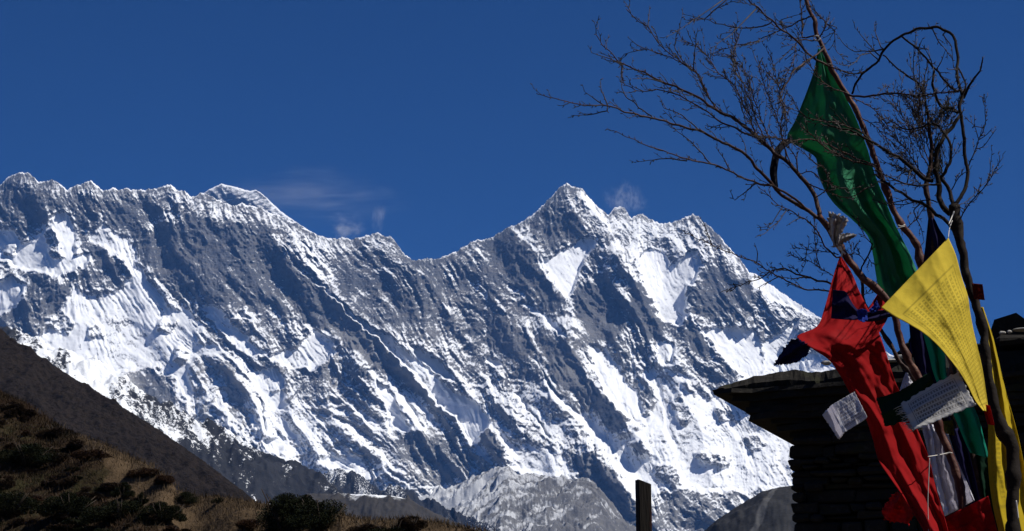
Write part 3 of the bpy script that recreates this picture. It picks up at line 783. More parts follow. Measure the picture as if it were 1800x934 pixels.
BIG = [
 ("juniper_bush", "largest dark green juniper at the foot of the slope, left half of the big pair", 505, 932, 120, 'broad', 'j', 1.1),
 ("juniper_bush", "large dark green juniper, right half of the big pair at the foot of the slope", 566, 936, 120, 'broad', 'j', .95),
 ("juniper_bush", "tall dark juniper rising behind the big pair of junipers", 540, 915, 100, 'upright', 'j', .62),
 ("juniper_bush", "spiky dark juniper on the tan grass below the grassy knoll", 220, 880, 56, 'upright', 'j', .8),
 ("juniper_bush", "thin upright dark juniper just right of the spiky one on the grass", 253, 886, 30, 'upright', 'j', 1.1),
 ("juniper_bush", "round dark juniper at the right end of the tan grass knoll", 327, 886, 52, 'broad', 'j', .9),
 ("juniper_bush", "small dark juniper alone on the grassy crest right of the knoll", 386, 883, 26, 'broad', 'j', .8),
 ("juniper_bush", "wide dark juniper below the spiky one, middle of the lower scrub", 215, 920, 120, 'broad', 'j', .7),
 ("juniper_bush", "dark juniper right of the wide one in the lower scrub", 290, 918, 88, 'ragged', 'j', .85),
 ("juniper_bush", "dark juniper clump in the upper left scrub near the frame edge", 55, 815, 110, 'broad', 'j', .7),
 ("juniper_bush", "dark juniper in the bottom left corner of the slope", 30, 905, 120, 'broad', 'j', .7),
 ("juniper_bush", "dark ragged juniper between the corner bush and the wide one", 130, 912, 110, 'ragged', 'j', .8),
 ("russet_bush", "russet brown bush under the lip of the grassy knoll", 255, 838, 60, 'low', 'r', .8),
 ("russet_bush", "russet brown bush farther down the lip of the knoll beside the dark hill", 288, 850, 52, 'low', 'r', .9),
 ("russet_bush", "dark russet bush on the left end of the knoll lip", 165, 806, 70, 'low', 'r', .7),
 ("russet_bush", "russet mound left of the big juniper pair", 440, 925, 70, 'low', 'r', .7),
 ("withered_bush", "bare brown bush at the right end of the slope beside the brown shelf", 722, 934, 80, 'ragged', 'b', .7),
 ("withered_bush", "brown bush right of the big juniper pair on the slope foot", 645, 940, 70, 'low', 'b', .9),
 ("withered_bush", "last small dark tuft where the slope meets the bottom edge", 828, 942, 34, 'ragged', 'b', .8),
 ("withered_bush", "brown leafless bush on the skyline of the slope at far left", 22, 722, 60, 'ragged', 'b', .6),
 ("withered_bush", "brown leafless bush on the crest above the left scrub", 100, 768, 60, 'low', 'b', .8),
 ("juniper_bush", "low dark juniper at the foot of the slope below the brown shelf", 690, 950, 90, 'low', 'j', .8),
]
for nme, lab, px, py, wp, shp, kd, hs_ in BIG:
    shrub(nme, lab, px, py, wp, shp, kd, True, None, hs_)
for i in range(190):
    for _ in range(40):
        px = rng.uniform(-60, 330) if i < 150 else rng.uniform(330, 700)
        top = np.interp(px, [p[0] for p in OUT_N], [p[1] for p in OUT_N])
        py = rng.uniform(top + (18 if px < 140 else 40), 965)
        if 140 < px < 460 and py < top + 62: continue
        break
    kd = rng.choice(['j', 'b', 'b', 'b', 'r'])
    nme = {'j': "juniper_bush", 'b': "withered_bush", 'r': "russet_bush"}[kd]
    lab = {'j': "small dark green juniper, one of many in the slope scrub", 'b': "small brown leafless bush, one of many in the slope scrub", 'r': "small russet heath bush, one of many in the slope scrub"}[kd]
    grp = {'j': "small junipers in the slope scrub", 'b': "small brown bushes in the slope scrub", 'r': "small russet bushes in the slope scrub"}[kd]
    shrub(nme, lab, px, py, rng.uniform(16, 50), rng.choice(['low', 'broad', 'ragged', 'low']), kd, False, grp, rng.uniform(.45, .85))

# short dry grass over the slope, nobody could count it
r_ = np.random.RandomState(4)
ng = 26000
pxs = r_.uniform(-60, 860, ng); tops = np.interp(pxs, [p[0] for p in OUT_N], [p[1] for p in OUT_N])
jj = np.clip(np.searchsorted(NPX[0], pxs), 0, NPX.shape[1] - 1); ii = (r_.rand(ng) ** 1.2 * 95).astype(int)
gp = NP[ii, jj] + np.stack([r_.normal(size=ng) * .1, r_.normal(size=ng) * .1, np.zeros(ng)], 1)
hh = (.06 + .12 * r_.rand(ng))[:, None]; aa = r_.rand(ng) * 6.28
wv = np.stack([np.cos(aa), np.sin(aa), 0 * aa], 1) * .012
ln_ = np.stack([r_.normal(size=ng) * .05, r_.normal(size=ng) * .05, np.zeros(ng)], 1) + np.array([0, 0, 1]) * hh
gv = np.stack([gp - wv, gp + wv, gp + ln_], 1).reshape(-1, 3)
me = bpy.data.meshes.new("dry_grass"); me.from_pydata(gv.tolist(), [], np.arange(len(gv)).reshape(-1, 3).tolist())
t = NT("dry_grass_blade"); t.bsdf(t.mix(t.noise(.7, 3), (0.036, 0.025, 0.014), (0.105, 0.071, 0.040)), .9, .1)
setp(link("dry_grass", me, t.m), kind='stuff')

# low heath between the shrubs, a brown fuzz nobody could count
nh = 95000
pxs = r_.uniform(-60, 860, nh)
jj = np.clip(np.searchsorted(NPX[0], pxs), 0, NPX.shape[1] - 1); ii = (r_.rand(nh) ** 1.1 * 105).astype(int)
gp = NP[ii, jj] + np.stack([r_.normal(size=nh) * .12, r_.normal(size=nh) * .12, np.zeros(nh)], 1)
gm_ = n_grass(gp[:, 0], gp[:, 1], gp[:, 2], NP[0, jj, 1] - gp[:, 1], NPX[0, jj])
kp = (gm_ < .35) & (fbm(gp[:, 0] / 1.3, gp[:, 1] / 1.3, 3, 57) > -.22); gp = gp[kp]; nh = len(gp)
hh = (.06 + .15 * r_.rand(nh))[:, None]; aa = r_.rand(nh) * 6.28
wv = np.stack([np.cos(aa), np.sin(aa), 0 * aa], 1) * .015
ln_ = np.stack([r_.normal(size=nh) * .07, r_.normal(size=nh) * .07, np.zeros(nh)], 1) + np.array([0, 0, 1]) * hh
gv = np.stack([gp - wv, gp + wv, gp + ln_], 1).reshape(-1, 3)
me = bpy.data.meshes.new("low_heath"); me.from_pydata(gv.tolist(), [], np.arange(len(gv)).reshape(-1, 3).tolist())
t = NT("low_heath_twig"); t.bsdf(t.mix(t.step(t.noise(.45, 4), .4, .62), (0.016, 0.0125, 0.008), (0.052, 0.031, 0.019)), .95, .03)
setp(link("low_heath", me, t.m), kind='stuff')

# ================================================================== STONE SHRINE
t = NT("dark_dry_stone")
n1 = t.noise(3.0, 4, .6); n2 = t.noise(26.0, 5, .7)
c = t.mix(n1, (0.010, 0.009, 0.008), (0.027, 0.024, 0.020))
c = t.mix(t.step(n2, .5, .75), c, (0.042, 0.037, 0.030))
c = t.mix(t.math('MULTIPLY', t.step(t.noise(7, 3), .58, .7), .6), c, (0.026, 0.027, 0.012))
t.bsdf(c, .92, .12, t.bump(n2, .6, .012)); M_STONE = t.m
t = NT("pale_loose_stone")
t.bsdf(t.mix(t.noise(9, 4), (0.26, 0.24, 0.21), (0.46, 0.44, 0.40)), .9, .15, t.bump(t.noise(40, 4), .5, .006)); M_PALE = t.m

WY = 9.0
TH = R(21)
E = Vector((math.cos(TH), -math.sin(TH), 0)); NV = Vector((-math.sin(TH), -math.cos(TH), 0)); UPV = Vector((0, 0, 1))
CORNER = Vector(at(1389, 800, WY)); CORNER.z = 0
MPX = WY / FPX * 1.03
def zof(py): return float(at(1386, py, WY)[2])
def wpt(u, out, z): return CORNER + E * u + NV * out + UPV * z
def stone(bm, u0, u1, z0, z1, out, depth, r, j=.012, bev=.008):
    """one rough block with broken corners"""
    vs_ = []
    for a in (0, 1):
        for b in (0, 1):
            for c_ in (0, 1):
                p = wpt((u0, u1)[a] + r.uniform(-j, j), (out, out - depth)[b] + r.uniform(-j, j), (z0, z1)[c_] + r.uniform(-j, j) * .7)
                vs_.append(bm.verts.new(p))
    v = vs_
    fs = [bm.faces.new(q) for q in ((v[0], v[1], v[3], v[2]), (v[4], v[6], v[7], v[5]), (v[0], v[4], v[5], v[1]), (v[2], v[3], v[7], v[6]), (v[0], v[2], v[6], v[4]), (v[1], v[5], v[7], v[3]))]
    es = list({e for f_ in fs for e in f_.edges})
    bmesh.ops.bevel(bm, geom=es, offset=bev * r.uniform(.6, 1.6), segments=1, affect='EDGES')
shr = empty("stone_shrine", tuple(CORNER))
setp(shr, "dark dry stone shrine with jutting slate eaves behind the prayer flags", "stone shrine")
def to_parent(o, par):
    o.parent = par
    o.matrix_parent_inverse = Matrix.Translation(par.location).inverted()
    return o
r = random.Random(3)
bm = bmesh.new()
z = -0.05; ztop = zof(766)
while z < ztop:
    h = min(r.uniform(.022, .07), ztop - z + .001)
    u = r.uniform(-.014, .014)
    while u < 1.95:
        wl = r.uniform(.05, .24)
        stone(bm, u, u + wl - .003, z + r.uniform(-.008, .008), z + h - .003 + r.uniform(-.01, .008), r.uniform(-.045, .035), .3, r, .010)
        u += wl
    z += h
# the core the stones are laid against
for a in (0.06,):
    vs_ = [bm.verts.new(wpt(*q)) for q in ((a, -.09, 0), (2.0, -.09, 0), (2.0, -1.2, 0), (a, -1.2, 0), (a, -.09, ztop), (2.0, -.09, ztop), (2.0, -1.2, ztop), (a, -1.2, ztop))]
    for q in ((0, 1, 5, 4), (1, 2, 6, 5), (2, 3, 7, 6), (3, 0, 4, 7), (4, 5, 6, 7)): bm.faces.new([vs_[i] for i in q])
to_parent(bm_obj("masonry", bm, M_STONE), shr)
# corbelled slates
PROF = [(770, 1386), (757, 1376), (746, 1358), (738, 1340), (731, 1322), (722, 1316), (713, 1318), (704, 1306), (696, 1290), (689, 1270), (683, 1262), (677, 1280), (669, 1300), (662, 1322), (656, 1350), (650, 1392), (644, 1460), (638, 1530)]
PROF = PROF[::-1]
bm = bmesh.new()
py = 769.0
while py > 688:
    th = r.uniform(7, 15)
    L = np.interp(py - th / 2, [p[0] for p in PROF], [p[1] for p in PROF]) + r.uniform(-7, 6)
    over = (1386 - L) * MPX
    z0, z1 = zof(py), zof(py - th)
    out = max(-.2, over * .35)
    n = 26
    us = np.linspace(-over, 2.05, n); fr_ = [out + r.uniform(-.035, .035) for _ in us]
    tilt = r.uniform(-.004, .004)
    ringb = []; ringt = []
    for k, u_ in enumerate(us):
        dz = tilt * u_ + r.uniform(-.003, .003)
        ringb.append(bm.verts.new(wpt(u_ + r.uniform(-.01, .01), fr_[k], z0 + .001 + dz))); ringt.append(bm.verts.new(wpt(u_ + r.uniform(-.01, .01), fr_[k] - r.uniform(0, .012), z1 - .001 + dz)))
    for k, u_ in list(enumerate(us))[::-1]:
        ringb.append(bm.verts.new(wpt(u_, -1.25, z0 + .001))); ringt.append(bm.verts.new(wpt(u_, -1.25, z1 - .001)))
    m = len(ringb)
    for k in range(m): bm.faces.new((ringb[k], ringb[(k + 1) % m], ringt[(k + 1) % m], ringt[k]))
    for k in range(n - 1):
        bm.faces.new((ringt[k], ringt[k + 1], ringt[m - 2 - k], ringt[m - 1 - k])); bm.faces.new((ringb[k], ringb[m - 1 - k], ringb[m - 2 - k], ringb[k + 1]))
    py -= th * .97
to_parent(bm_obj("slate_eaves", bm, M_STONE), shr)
# the one thick broken slab over them
bm = bmesh.new()
top = [(1262, 684), (1271, 678), (1284, 673), (1300, 668), (1324, 661), (1350, 655), (1372, 651), (1395, 648), (1408, 650), (1422, 656), (1440, 655), (1462, 652), (1490, 650), (1520, 646), (1560, 643), (1640, 641), (1720, 640), (1990, 638)]
bot = [(1262, 687), (1284, 692), (1300, 694), (1350, 694), (1420, 695), (1500, 694), (1640, 695), (1990, 695)]
def slab_row(pts, out, j):
    return [bm.verts.new(wpt(uof(x), out + (uof(1386) - uof(x)) * .3 * (x < 1386) + j * 2.2 * float(fbm(np.array(x / 34.0), np.array(y * .03 + j * 50), 3, 6)), zof(y))) for x, y in pts]
def uof(px): return (px - 1386) * MPX
nn = 90
xs_ = np.linspace(0, 1, nn) ** 1.5 * (1990 - 1262) + 1262
tp = [(x, np.interp(x, [q[0] for q in top], [q[1] for q in top]) + 1.6 * float(noise(np.array(x / 15.0), np.array(2.2), 5))) for x in xs_]
bt = [(x, np.interp(x, [q[0] for q in bot], [q[1] for q in bot]) + 2 * float(noise(np.array(x / 13.0), np.array(7.2), 5))) for x in xs_]
md = [(x, a * .55 + b * .45) for (x, a), (_, b) in zip(tp, bt)]
rows_ = [slab_row([(x, y) for x, y in tp], -1.2, .01), slab_row(tp, -.03, .02), slab_row(md, .015, .02), slab_row(bt, .0, .02), slab_row(bt, -1.2, .01)]
for a, b in zip(rows_[:-1], rows_[1:]):
    for k in range(nn - 1): bm.faces.new((a[k], b[k], b[k + 1], a[k + 1]))
bm.faces.new([rw[0] for rw in rows_]); 
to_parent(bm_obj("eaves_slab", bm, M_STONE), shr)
# stepped courses above the eaves, at the right
bm = bmesh.new()
def uof(px): return (px - 1386) * MPX
for (pa, pb, p0, p1, back, j) in ((1560, 1940, 642, 622, .30, .015), (1556, 1612, 622, 600, .34, .02), (1568, 1604, 602, 585, .36, .02), (1612, 1690, 622, 604, .38, .02), (1690, 1750, 622, 608, .32, .02),
                                  (1740, 1960, 630, 614, -.02, .02), (1730, 1960, 612, 598, .28, .02), (1752, 1960, 599, 582, .30, .02)):
    u = uof(pa)
    while u < uof(pb) - .02:
        wl = min(r.uniform(.12, .3), uof(pb) - u)
        if uof(pb) - (u + wl) < .06: wl = uof(pb) - u
        stone(bm, u, u + wl - .004, zof(p0), zof(p1) - .004, -back + r.uniform(-.03, .02), .5, r, j, .014)
        u += wl
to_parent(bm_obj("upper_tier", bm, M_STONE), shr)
# tilted slabs on top
def slab(pts, out, thick):
    bm = bmesh.new()
    a = [bm.verts.new(wpt(uof(x), out + r.uniform(-.02, .02), zof(y))) for x, y in pts]
    b = [bm.verts.new(wpt(uof(x) + .01, out - thick + r.uniform(-.03, .03), zof(y))) for x, y in pts]
    n = len(pts)
    for k in range(n): bm.faces.new((a[k], a[(k + 1) % n], b[(k + 1) % n], b[k]))
    bm.faces.new(a[::-1]); bm.faces.new(b)
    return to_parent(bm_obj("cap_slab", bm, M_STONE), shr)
slab([(1724, 590), (1731, 573), (1750, 567), (1768, 563), (1786, 579), (1806, 600), (1808, 618), (1760, 616), (1726, 612)], -.22, .4)
slab([(1780, 590), (1784, 566), (1793, 546), (1800, 540), (1816, 534), (1850, 540), (1870, 600), (1830, 610)], -.34, .4)
slab([(1574, 590), (1580, 583), (1592, 580), (1602, 584), (1608, 592), (1606, 600), (1578, 600)], -.36, .3)
# loose pale stones on the ledges
def pebble(px, py, wpx, hpx, out, label, grp=None):
    bm = bmesh.new()
    bmesh.ops.create_icosphere(bm, subdivisions=2, radius=1)
    for v in bm.verts:
        q = 1 + .22 * float(noise(np.array(v.co.x * 1.7 + px), np.array(v.co.y * 1.7 + v.co.z), 3))
        v.co = Vector((v.co.x * wpx * MPX / 2 * q, v.co.y * wpx * MPX / 2.4 * q, v.co.z * hpx * MPX / 2 * q))
    o = bm_obj("loose_stone", bm, M_PALE)
    p = wpt(uof(px), out, zof(py)); o.location = p
    setp(o, label, "stone", grp)
for i, (px, py, w_, h_, ou, lb) in enumerate([
    (1462, 649, 18, 8, .10, "flat pale stone lying on the eaves left of the red flag"),
    (1580, 638, 26, 10, -.05, "pale stone on the eaves right of the red flag, beside the sticks"),
    (1566, 645, 26, 6, -.02, "thin pale stone lowest on the eaves right of the red flag"),
    (1622, 652, 18, 6, .0, "small pale stone beside the foot of the green streamer"),
    (1752, 612, 12, 6, .02, "small white stone on the ledge right of the dark trunk"),
    (1764, 611, 9, 6, .02, "tiny white stone just right of the small white one on the ledge"),
    (1786, 610, 34, 5, .03, "long thin pale slate on the right ledge by the frame edge")]):
    pebble(px, py, w_, h_, ou, lb)

# ---- timber post
t = NT("weathered_dark_timber")
c = t.mix(t.noise(6, 4, .6, vec=t.co(scale=(6, 6, .5))), (0.008, 0.007, 0.006), (0.024, 0.019, 0.015))
c = t.mix(t.math('MULTIPLY', t.step(t.noise(3.2, 4, vec=t.co(scale=(2, 2, 1))), .56, .66), .75), c, (0.045, 0.010, 0.007))
t.bsdf(c, .85, .15, t.bump(t.noise(30, 3, vec=t.co(scale=(4, 4, .3))), .6, .01))
PYD = 11.0
base = at(1131.5, 900, PYD); k = PYD / FPX
za, zb = at(1121, 844, PYD)[2], at(1144, 852, PYD)[2]
bm = bmesh.new()
w2 = 12 * k
nz = 14
rows = []
for i in range(nz + 1):
    f = i / nz; row = []
    for sx, sy in ((-1, -1), (1, -1), (1, 1), (-1, 1)):
        top = za if sx < 0 else zb
        row.append(bm.verts.new((sx * w2 * (1 + .02 * r.uniform(-1, 1)) + .012 * (1 - f), sy * w2 * .8 + r.uniform(-1, 1) * .002, -.3 + (top + .3) * f)))
    rows.append(row)
for i in range(nz):
    for q in range(4): bm.faces.new((rows[i][q], rows[i][(q + 1) % 4], rows[i + 1][(q + 1) % 4], rows[i + 1][q]))
bm.faces.new(rows[-1]); bm.faces.new(rows[0][::-1])
bmesh.ops.recalc_face_normals(bm, faces=bm.faces)
bmesh.ops.bevel(bm, geom=[e for e in bm.edges if abs((e.verts[0].co - e.verts[1].co).normalized().z) > .9], offset=.004, segments=1, affect='EDGES')
po = bm_obj("timber_post", bm, t.m)
po.location = (base[0], PYD, 0); po.rotation_euler = (0, 0, R(14))
setp(po, "dark weathered timber post with reddish stain and slanted top standing before the snow", "post")
# ================================================================== BARE TREES
def bark(name, a, b, c, gloss=.7, spec=.25, sc=1.0):
    t = NT(name)
    n1 = t.noise(14 * sc, 4, .6); n2 = t.noise(60 * sc, 3, .6)
    cl = t.mix(n1, a, b)
    cl = t.mix(t.math('MULTIPLY', t.step(t.noise(9 * sc, 4, .6, vec=t.co(scale=(1, 1, 2.5))), .54, .66), .8), cl, c)
    return t.bsdf(cl, gloss, spec, t.bump(t.math('ADD', n1, n2), .6, .004))
BK_RED = bark("peeling_red_bark", (0.034, 0.0085, 0.005), (0.105, 0.030, 0.017), (0.17, 0.075, 0.043), .6, .2)
BK_BRN = bark("brown_bark", (0.018, 0.0075, 0.005), (0.052, 0.020, 0.012), (0.095, 0.047, 0.029), .65, .2)
BK_DRK = bark("dark_lichened_bark", (0.006, 0.0042, 0.003), (0.018, 0.0105, 0.0065), (0.036, 0.027, 0.018), .85, .15)
BK_TWG = bark("twig_bark", (0.012, 0.008, 0.006), (0.034, 0.020, 0.014), (0.07, 0.05, 0.037), .6, .3, 2)
t = NT("beard_lichen"); t.bsdf(t.mix(t.noise(60, 3), (0.012, 0.013, 0.010), (0.05, 0.05, 0.035)), .95, .05); M_LICH = t.m

def spline(pts, seg=6.0):
    """smooth line through the points, about seg apart"""
    p = np.array(pts, float)
    if len(p) == 2: p = np.insert(p, 1, p.mean(0), 0)
    q = np.vstack([2 * p[0] - p[1], p, 2 * p[-1] - p[-2]])
    out = []
    for i in range(1, len(q) - 2):
        a, b, c, d = q[i - 1], q[i], q[i + 1], q[i + 2]
        n = max(1, int(np.hypot(*(c - b)[:2]) / seg))
        for k in range(n):
            s = k / n
            out.append(.5 * ((2 * b) + (-a + c) * s + (2 * a - 5 * b + 4 * c - d) * s * s + (-a + 3 * b - 3 * c + d) * s ** 3))
    out.append(q[-2])
    return np.array(out)
def arc(p):
    return np.concatenate([[0], np.cumsum(np.hypot(np.diff(p[:, 0]), np.diff(p[:, 1])))])
tr = random.Random(11)
def to3(p, dep):
    return np.array([at(x, y, d) for (x, y), d in zip(p[:, :2], dep)])
def rad(px, y): return px * .5 * y / FPX

def twig_line(bm, p2, dep, w0, w1, sides=4, buds=True, taperpow=1.0):
    l = arc(p2); f = l / max(l[-1], 1e-6)
    p2 = p2[:, :2].copy(); sd0 = tr.random() * 90; wob = min(2.4, .02 * l[-1])
    p2[1:, 0] += wob * noise(l[1:] / 17, l[1:] * 0 + sd0, 2); p2[1:, 1] += wob * noise(l[1:] / 17, l[1:] * 0 + sd0 + 9, 2)
    ws = w0 + (w1 - w0) * f ** taperpow
    P = to3(p2, dep)
    tube_bm(bm, P, [rad(ww, d) for ww, d in zip(ws, dep)], 0, sides)
    if buds:                                           # short spurs and buds along the twig
        s = tr.uniform(4, 12)
        while s < l[-1] - 2:
            i = int(np.searchsorted(l, s)); i = min(max(i, 1), len(p2) - 1)
            tg = p2[i, :2] - p2[i - 1, :2]; tg = tg / (np.hypot(*tg) + 1e-9)
            sg = tr.choice((-1, 1)); a = sg * tr.uniform(.5, 1.1)
            dr = np.array([tg[0] * math.cos(a) - tg[1] * math.sin(a), tg[0] * math.sin(a) + tg[1] * math.cos(a)])
            ln = tr.uniform(2.5, 6.5)
            d = dep[i]
            q0 = at(*p2[i, :2], d); q1 = at(*(p2[i, :2] + dr * ln), d + tr.uniform(-.012, .012))
            tube_bm(bm, [q0, (q0 + q1) / 2, q1], [rad(1.5, d), rad(1.7, d), rad(.9, d)], 0, 4)
            s += tr.uniform(7, 17)

def side_twigs(bm, p2, dep, n, lmin, lmax, w, level=0, bend=0.0, f0=.15):
    l = arc(p2)
    for k in range(n):
        f = f0 + (1 - f0) * (k + tr.random()) / n
        i = min(max(int(np.searchsorted(l, f * l[-1])), 1), len(p2) - 1)
        tg = p2[i, :2] - p2[i - 1, :2]; tg = tg / (np.hypot(*tg) + 1e-9)
        a = tr.choice((-1, 1)) * tr.uniform(.35, .85)
        L = tr.uniform(lmin, lmax) * (1.1 - .5 * f)
        ang = math.atan2(tg[1], tg[0]) + a
        pts = [p2[i, :2].copy()]; cur = pts[0]
        m = 5
        for q in range(m):
            ang += -a * .12 + tr.uniform(-.16, .16)
            if bend:                                    # tips turn up to the light
                ang += bend * math.sin(-math.pi / 2 - ang) * .12
            cur = cur + np.array([math.cos(ang), math.sin(ang)]) * L / m
            pts.append(cur)
        pts = spline(pts, 5)
        dd = dep[i] + np.linspace(0, tr.uniform(-.22, .22), len(pts))
        twig_line(bm, pts, dd, w, .8, 4)
        if level > 0:
            side_twigs(bm, pts, dd, max(1, int(L / 22)), lmin * .4, lmax * .45, w * .75, level - 1, bend, .3)

class Tree:
    def __init__(s, name, label, cat, trunk, dep, w, mat, limbmat=None, group=None):
        """trunk: line from the ground end up; dep: distance at both ends; w: widths in picture units"""
        p = spline(trunk, 8); l = arc(p) / arc(p)[-1]
        s.p = p; s.dep = np.interp(l, np.linspace(0, 1, len(dep)), dep)
        P = to3(p, s.dep)
        # carry the stem on down to the ground
        low = P[0]; dirv = P[0] - P[min(6, len(P) - 1)]; dirv = dirv / abs(dirv[2]) if dirv[2] < -1e-6 else np.array([0, 0, -1.0])
        steps = max(2, int(low[2] / .12))
        ext = [low + np.array([dirv[0] * (.5 + .5 * np.exp(-q)), dirv[1] * .3, -1]) * low[2] * q for q in np.linspace(1.02, 0, steps, endpoint=False)]
        P = np.vstack([np.array(ext), P])
        ww = np.interp(l, np.linspace(0, 1, len(w)), w)
        rr = np.concatenate([np.linspace(1.25, 1, len(ext)) * rad(ww[0], s.dep[0]), [rad(a, d) for a, d in zip(ww, s.dep)]])
        p_ = np.arange(len(rr)); kn_ = sum(.28 * np.exp(-((p_ - k0) / 1.1) ** 2) for k0 in [tr.uniform(0, len(rr)) for _ in range(len(rr) // 7)])
        P[1:, 0] += .006 * noise(p_[1:] / 3.1, p_[1:] * 0 + len(name), 12); P[1:, 1] += .006 * noise(p_[1:] / 3.1, p_[1:] * 0 + 3.3, 12)
        rr = rr * (1 + kn_) * (1 + .12 * noise(np.arange(len(rr)) / 2.3, np.full(len(rr), 1.7 + len(name)), 3))
        s.e = empty(name, tuple(P[0] * np.array([1, 1, 0])))
        setp(s.e, label, cat, group)
        bm = bmesh.new(); tube_bm(bm, P, list(rr), 0, 10)
        for v in bm.verts: v.co += Vector((tr.uniform(-1, 1), tr.uniform(-1, 1), tr.uniform(-1, 1))) * .0016
        s.add(bm_obj("trunk", bm, mat), s.e)
        s.lm = limbmat or mat
    def add(s, o, par):
        o.parent = par
        o.matrix_parent_inverse = Matrix.Translation(s.e.location).inverted() if par is s.e else Matrix.Identity(4)
        return o
    def depth_near(s, x, y):
        i = int(np.argmin((s.p[:, 0] - x) ** 2 + (s.p[:, 1] - y) ** 2)); return s.dep[i]
    def limb(s, pts, w0, w1, spread=.35, sides_=(), n=0, lmin=14, lmax=46, bend=0., d0=None, level=1, buds=True, mat=None):
        p = spline(pts, 6); l = arc(p); f = l / l[-1]
        d0 = s.depth_near(*pts[0]) if d0 is None else d0
        dd = d0 + spread * f + .05 * noise(f * 4, f * 0 + pts[0][0] * .37, 8)
        bm = bmesh.new(); twig_line(bm, p, dd, w0 * .8, w1, 7 if w0 > 4 else 5, buds)
        nf0 = len(bm.faces)
        for sp in sides_:
            q = spline(sp, 5); i = int(np.argmin((p[:, 0] - sp[0][0]) ** 2 + (p[:, 1] - sp[0][1]) ** 2))
            q = np.vstack([p[i:i + 1, :2], q]) if np.hypot(*(p[i, :2] - q[0, :2])) > .5 else q
            d2 = dd[i] + np.linspace(0, tr.uniform(-.2, .2), len(q))
            twig_line(bm, q, d2, max(1.9, min(w0 * .55, 2.8)), .9, 5)
            if arc(q)[-1] > 40: side_twigs(bm, q, d2, int(arc(q)[-1] / 22), 8, 26, 1.4, 0, bend)
        if n: side_twigs(bm, p, dd, int(n * 2.9) + 1, lmin, lmax * 1.1, max(1.3, min(1.8, w0 * .42)), level, bend)
        bm.faces.ensure_lookup_table()
        for k in range(nf0, len(bm.faces)): bm.faces[k].material_index = 1
        b = s.add(bm_obj("branch", bm, mat or s.lm), s.e)
        b.data.materials.append(BK_TWG)
        return p, dd

# -- the spreading bare tree
T1 = Tree("bare_tree", "spreading bare tree with reddish stem whose twigs fan out far to the left", "tree",
          [(1697, 936), (1692, 892), (1686, 849), (1670, 802), (1656, 765), (1636, 712), (1616, 664), (1597, 635), (1581, 590), (1573, 556), (1560, 530), (1539, 507), (1507, 478), (1478, 436), (1462, 410), (1440, 380)],
          (6.75, 6.85, 6.95), (14, 14, 12, 13, 12), BK_RED, BK_BRN)
D1 = 6.95
T1.limb([(1440, 380), (1438, 362), (1434, 347), (1417, 320), (1403, 306), (1381, 282), (1369, 276), (1351, 260), (1331, 241), (1303, 220), (1289, 209), (1267, 197), (1246, 184), (1213, 164), (1165, 145), (1133, 128), (1094, 112), (1072, 92), (1059, 77), (1048, 60)],
        11, 1.4, .5, [[(1094, 112), (1066, 102), (1040, 93)], [(1094, 112), (1092, 130), (1097, 145)], [(1165, 145), (1135, 138), (1112, 139)]], 9, 14, 50, .6, D1)
T1.limb([(1440, 384), (1427, 375), (1403, 361), (1373, 342), (1363, 331), (1348, 314), (1332, 297), (1320, 283), (1306, 268), (1286, 257), (1263, 248), (1232, 231), (1200, 223), (1165, 212), (1107, 199), (1068, 186), (1049, 185), (1020, 185), (982, 175), (946, 166)],
        9, 1.3, -.35, [[(1068, 194), (1036, 202), (1004, 203)], [(1068, 186), (1060, 165), (1056, 154), (1055, 141)], [(1060, 184), (1042, 172), (1027, 161)],
                       [(1232, 231), (1200, 204), (1168, 190), (1160, 172)], [(1145, 205), (1117, 184), (1098, 165), (1092, 140), (1094, 118)]], 7, 12, 40, .5, D1)
T1.limb([(1432, 380), (1400, 352), (1362, 329), (1330, 322), (1297, 309), (1282, 300), (1249, 288), (1218, 283), (1200, 277), (1165, 265), (1139, 257), (1117, 247), (1078, 230)],
        6, 1.2, -.5, [[(1207, 284), (1185, 280), (1165, 279), (1117, 286)], [(1249, 287), (1230, 266), (1213, 247), (1200, 238), (1188, 230), (1172, 217)], [(1283, 298), (1270, 275), (1257, 257)],
                      [(1330, 322), (1312, 336), (1292, 352), (1287, 342)]], 3, 10, 26, .4, D1)
T1.limb([(1369, 276), (1345, 252), (1325, 240), (1306, 234), (1290, 224), (1278, 219), (1261, 212), (1246, 198), (1218, 182), (1190, 166), (1150, 158), (1126, 161), (1105, 153), (1095, 145), (1094, 128)],
        5, 1.2, .35, [], 7, 12, 44, .5, D1 + .2)
T1.limb([(1331, 241), (1300, 216), (1275, 200), (1261, 193), (1245, 170), (1229, 138), (1216, 122), (1194, 106), (1162, 80), (1139, 48), (1118, 32), (1100, 15)],
        4.5, 1.2, .5, [[(1139, 48), (1141, 28), (1142, 10)], [(1216, 122), (1190, 95), (1187, 70), (1195, 45), (1200, 26)], [(1218, 125), (1222, 85), (1226, 50)]], 7, 12, 40, .7, D1 + .25)
T1.limb([(1246, 172), (1232, 139), (1219, 122), (1184, 103), (1165, 96), (1136, 87), (1115, 91), (1097, 96)], 3, 1.1, .4, [[(1136, 87), (1118, 78), (1104, 67)]], 5, 10, 34, .5, D1 + .3)
T1.limb([(1345, 255), (1330, 240), (1318, 205), (1305, 180), (1290, 150), (1265, 130), (1245, 100), (1225, 82), (1200, 70)], 4, 1.2, .6, [], 10, 14, 48, .8, D1 + .15)
T1.limb([(1351, 258), (1340, 235), (1325, 200), (1312, 160), (1300, 130), (1291, 100), (1295, 60)], 3.6, 1.1, .3, [], 10, 14, 52, .9, D1 + .1)
T1.limb([(1360, 265), (1345, 225), (1330, 190), (1322, 160), (1310, 125), (1290, 104), (1272, 95)], 3.6, 1.1, .7, [], 9, 12, 48, .8, D1 + .12)
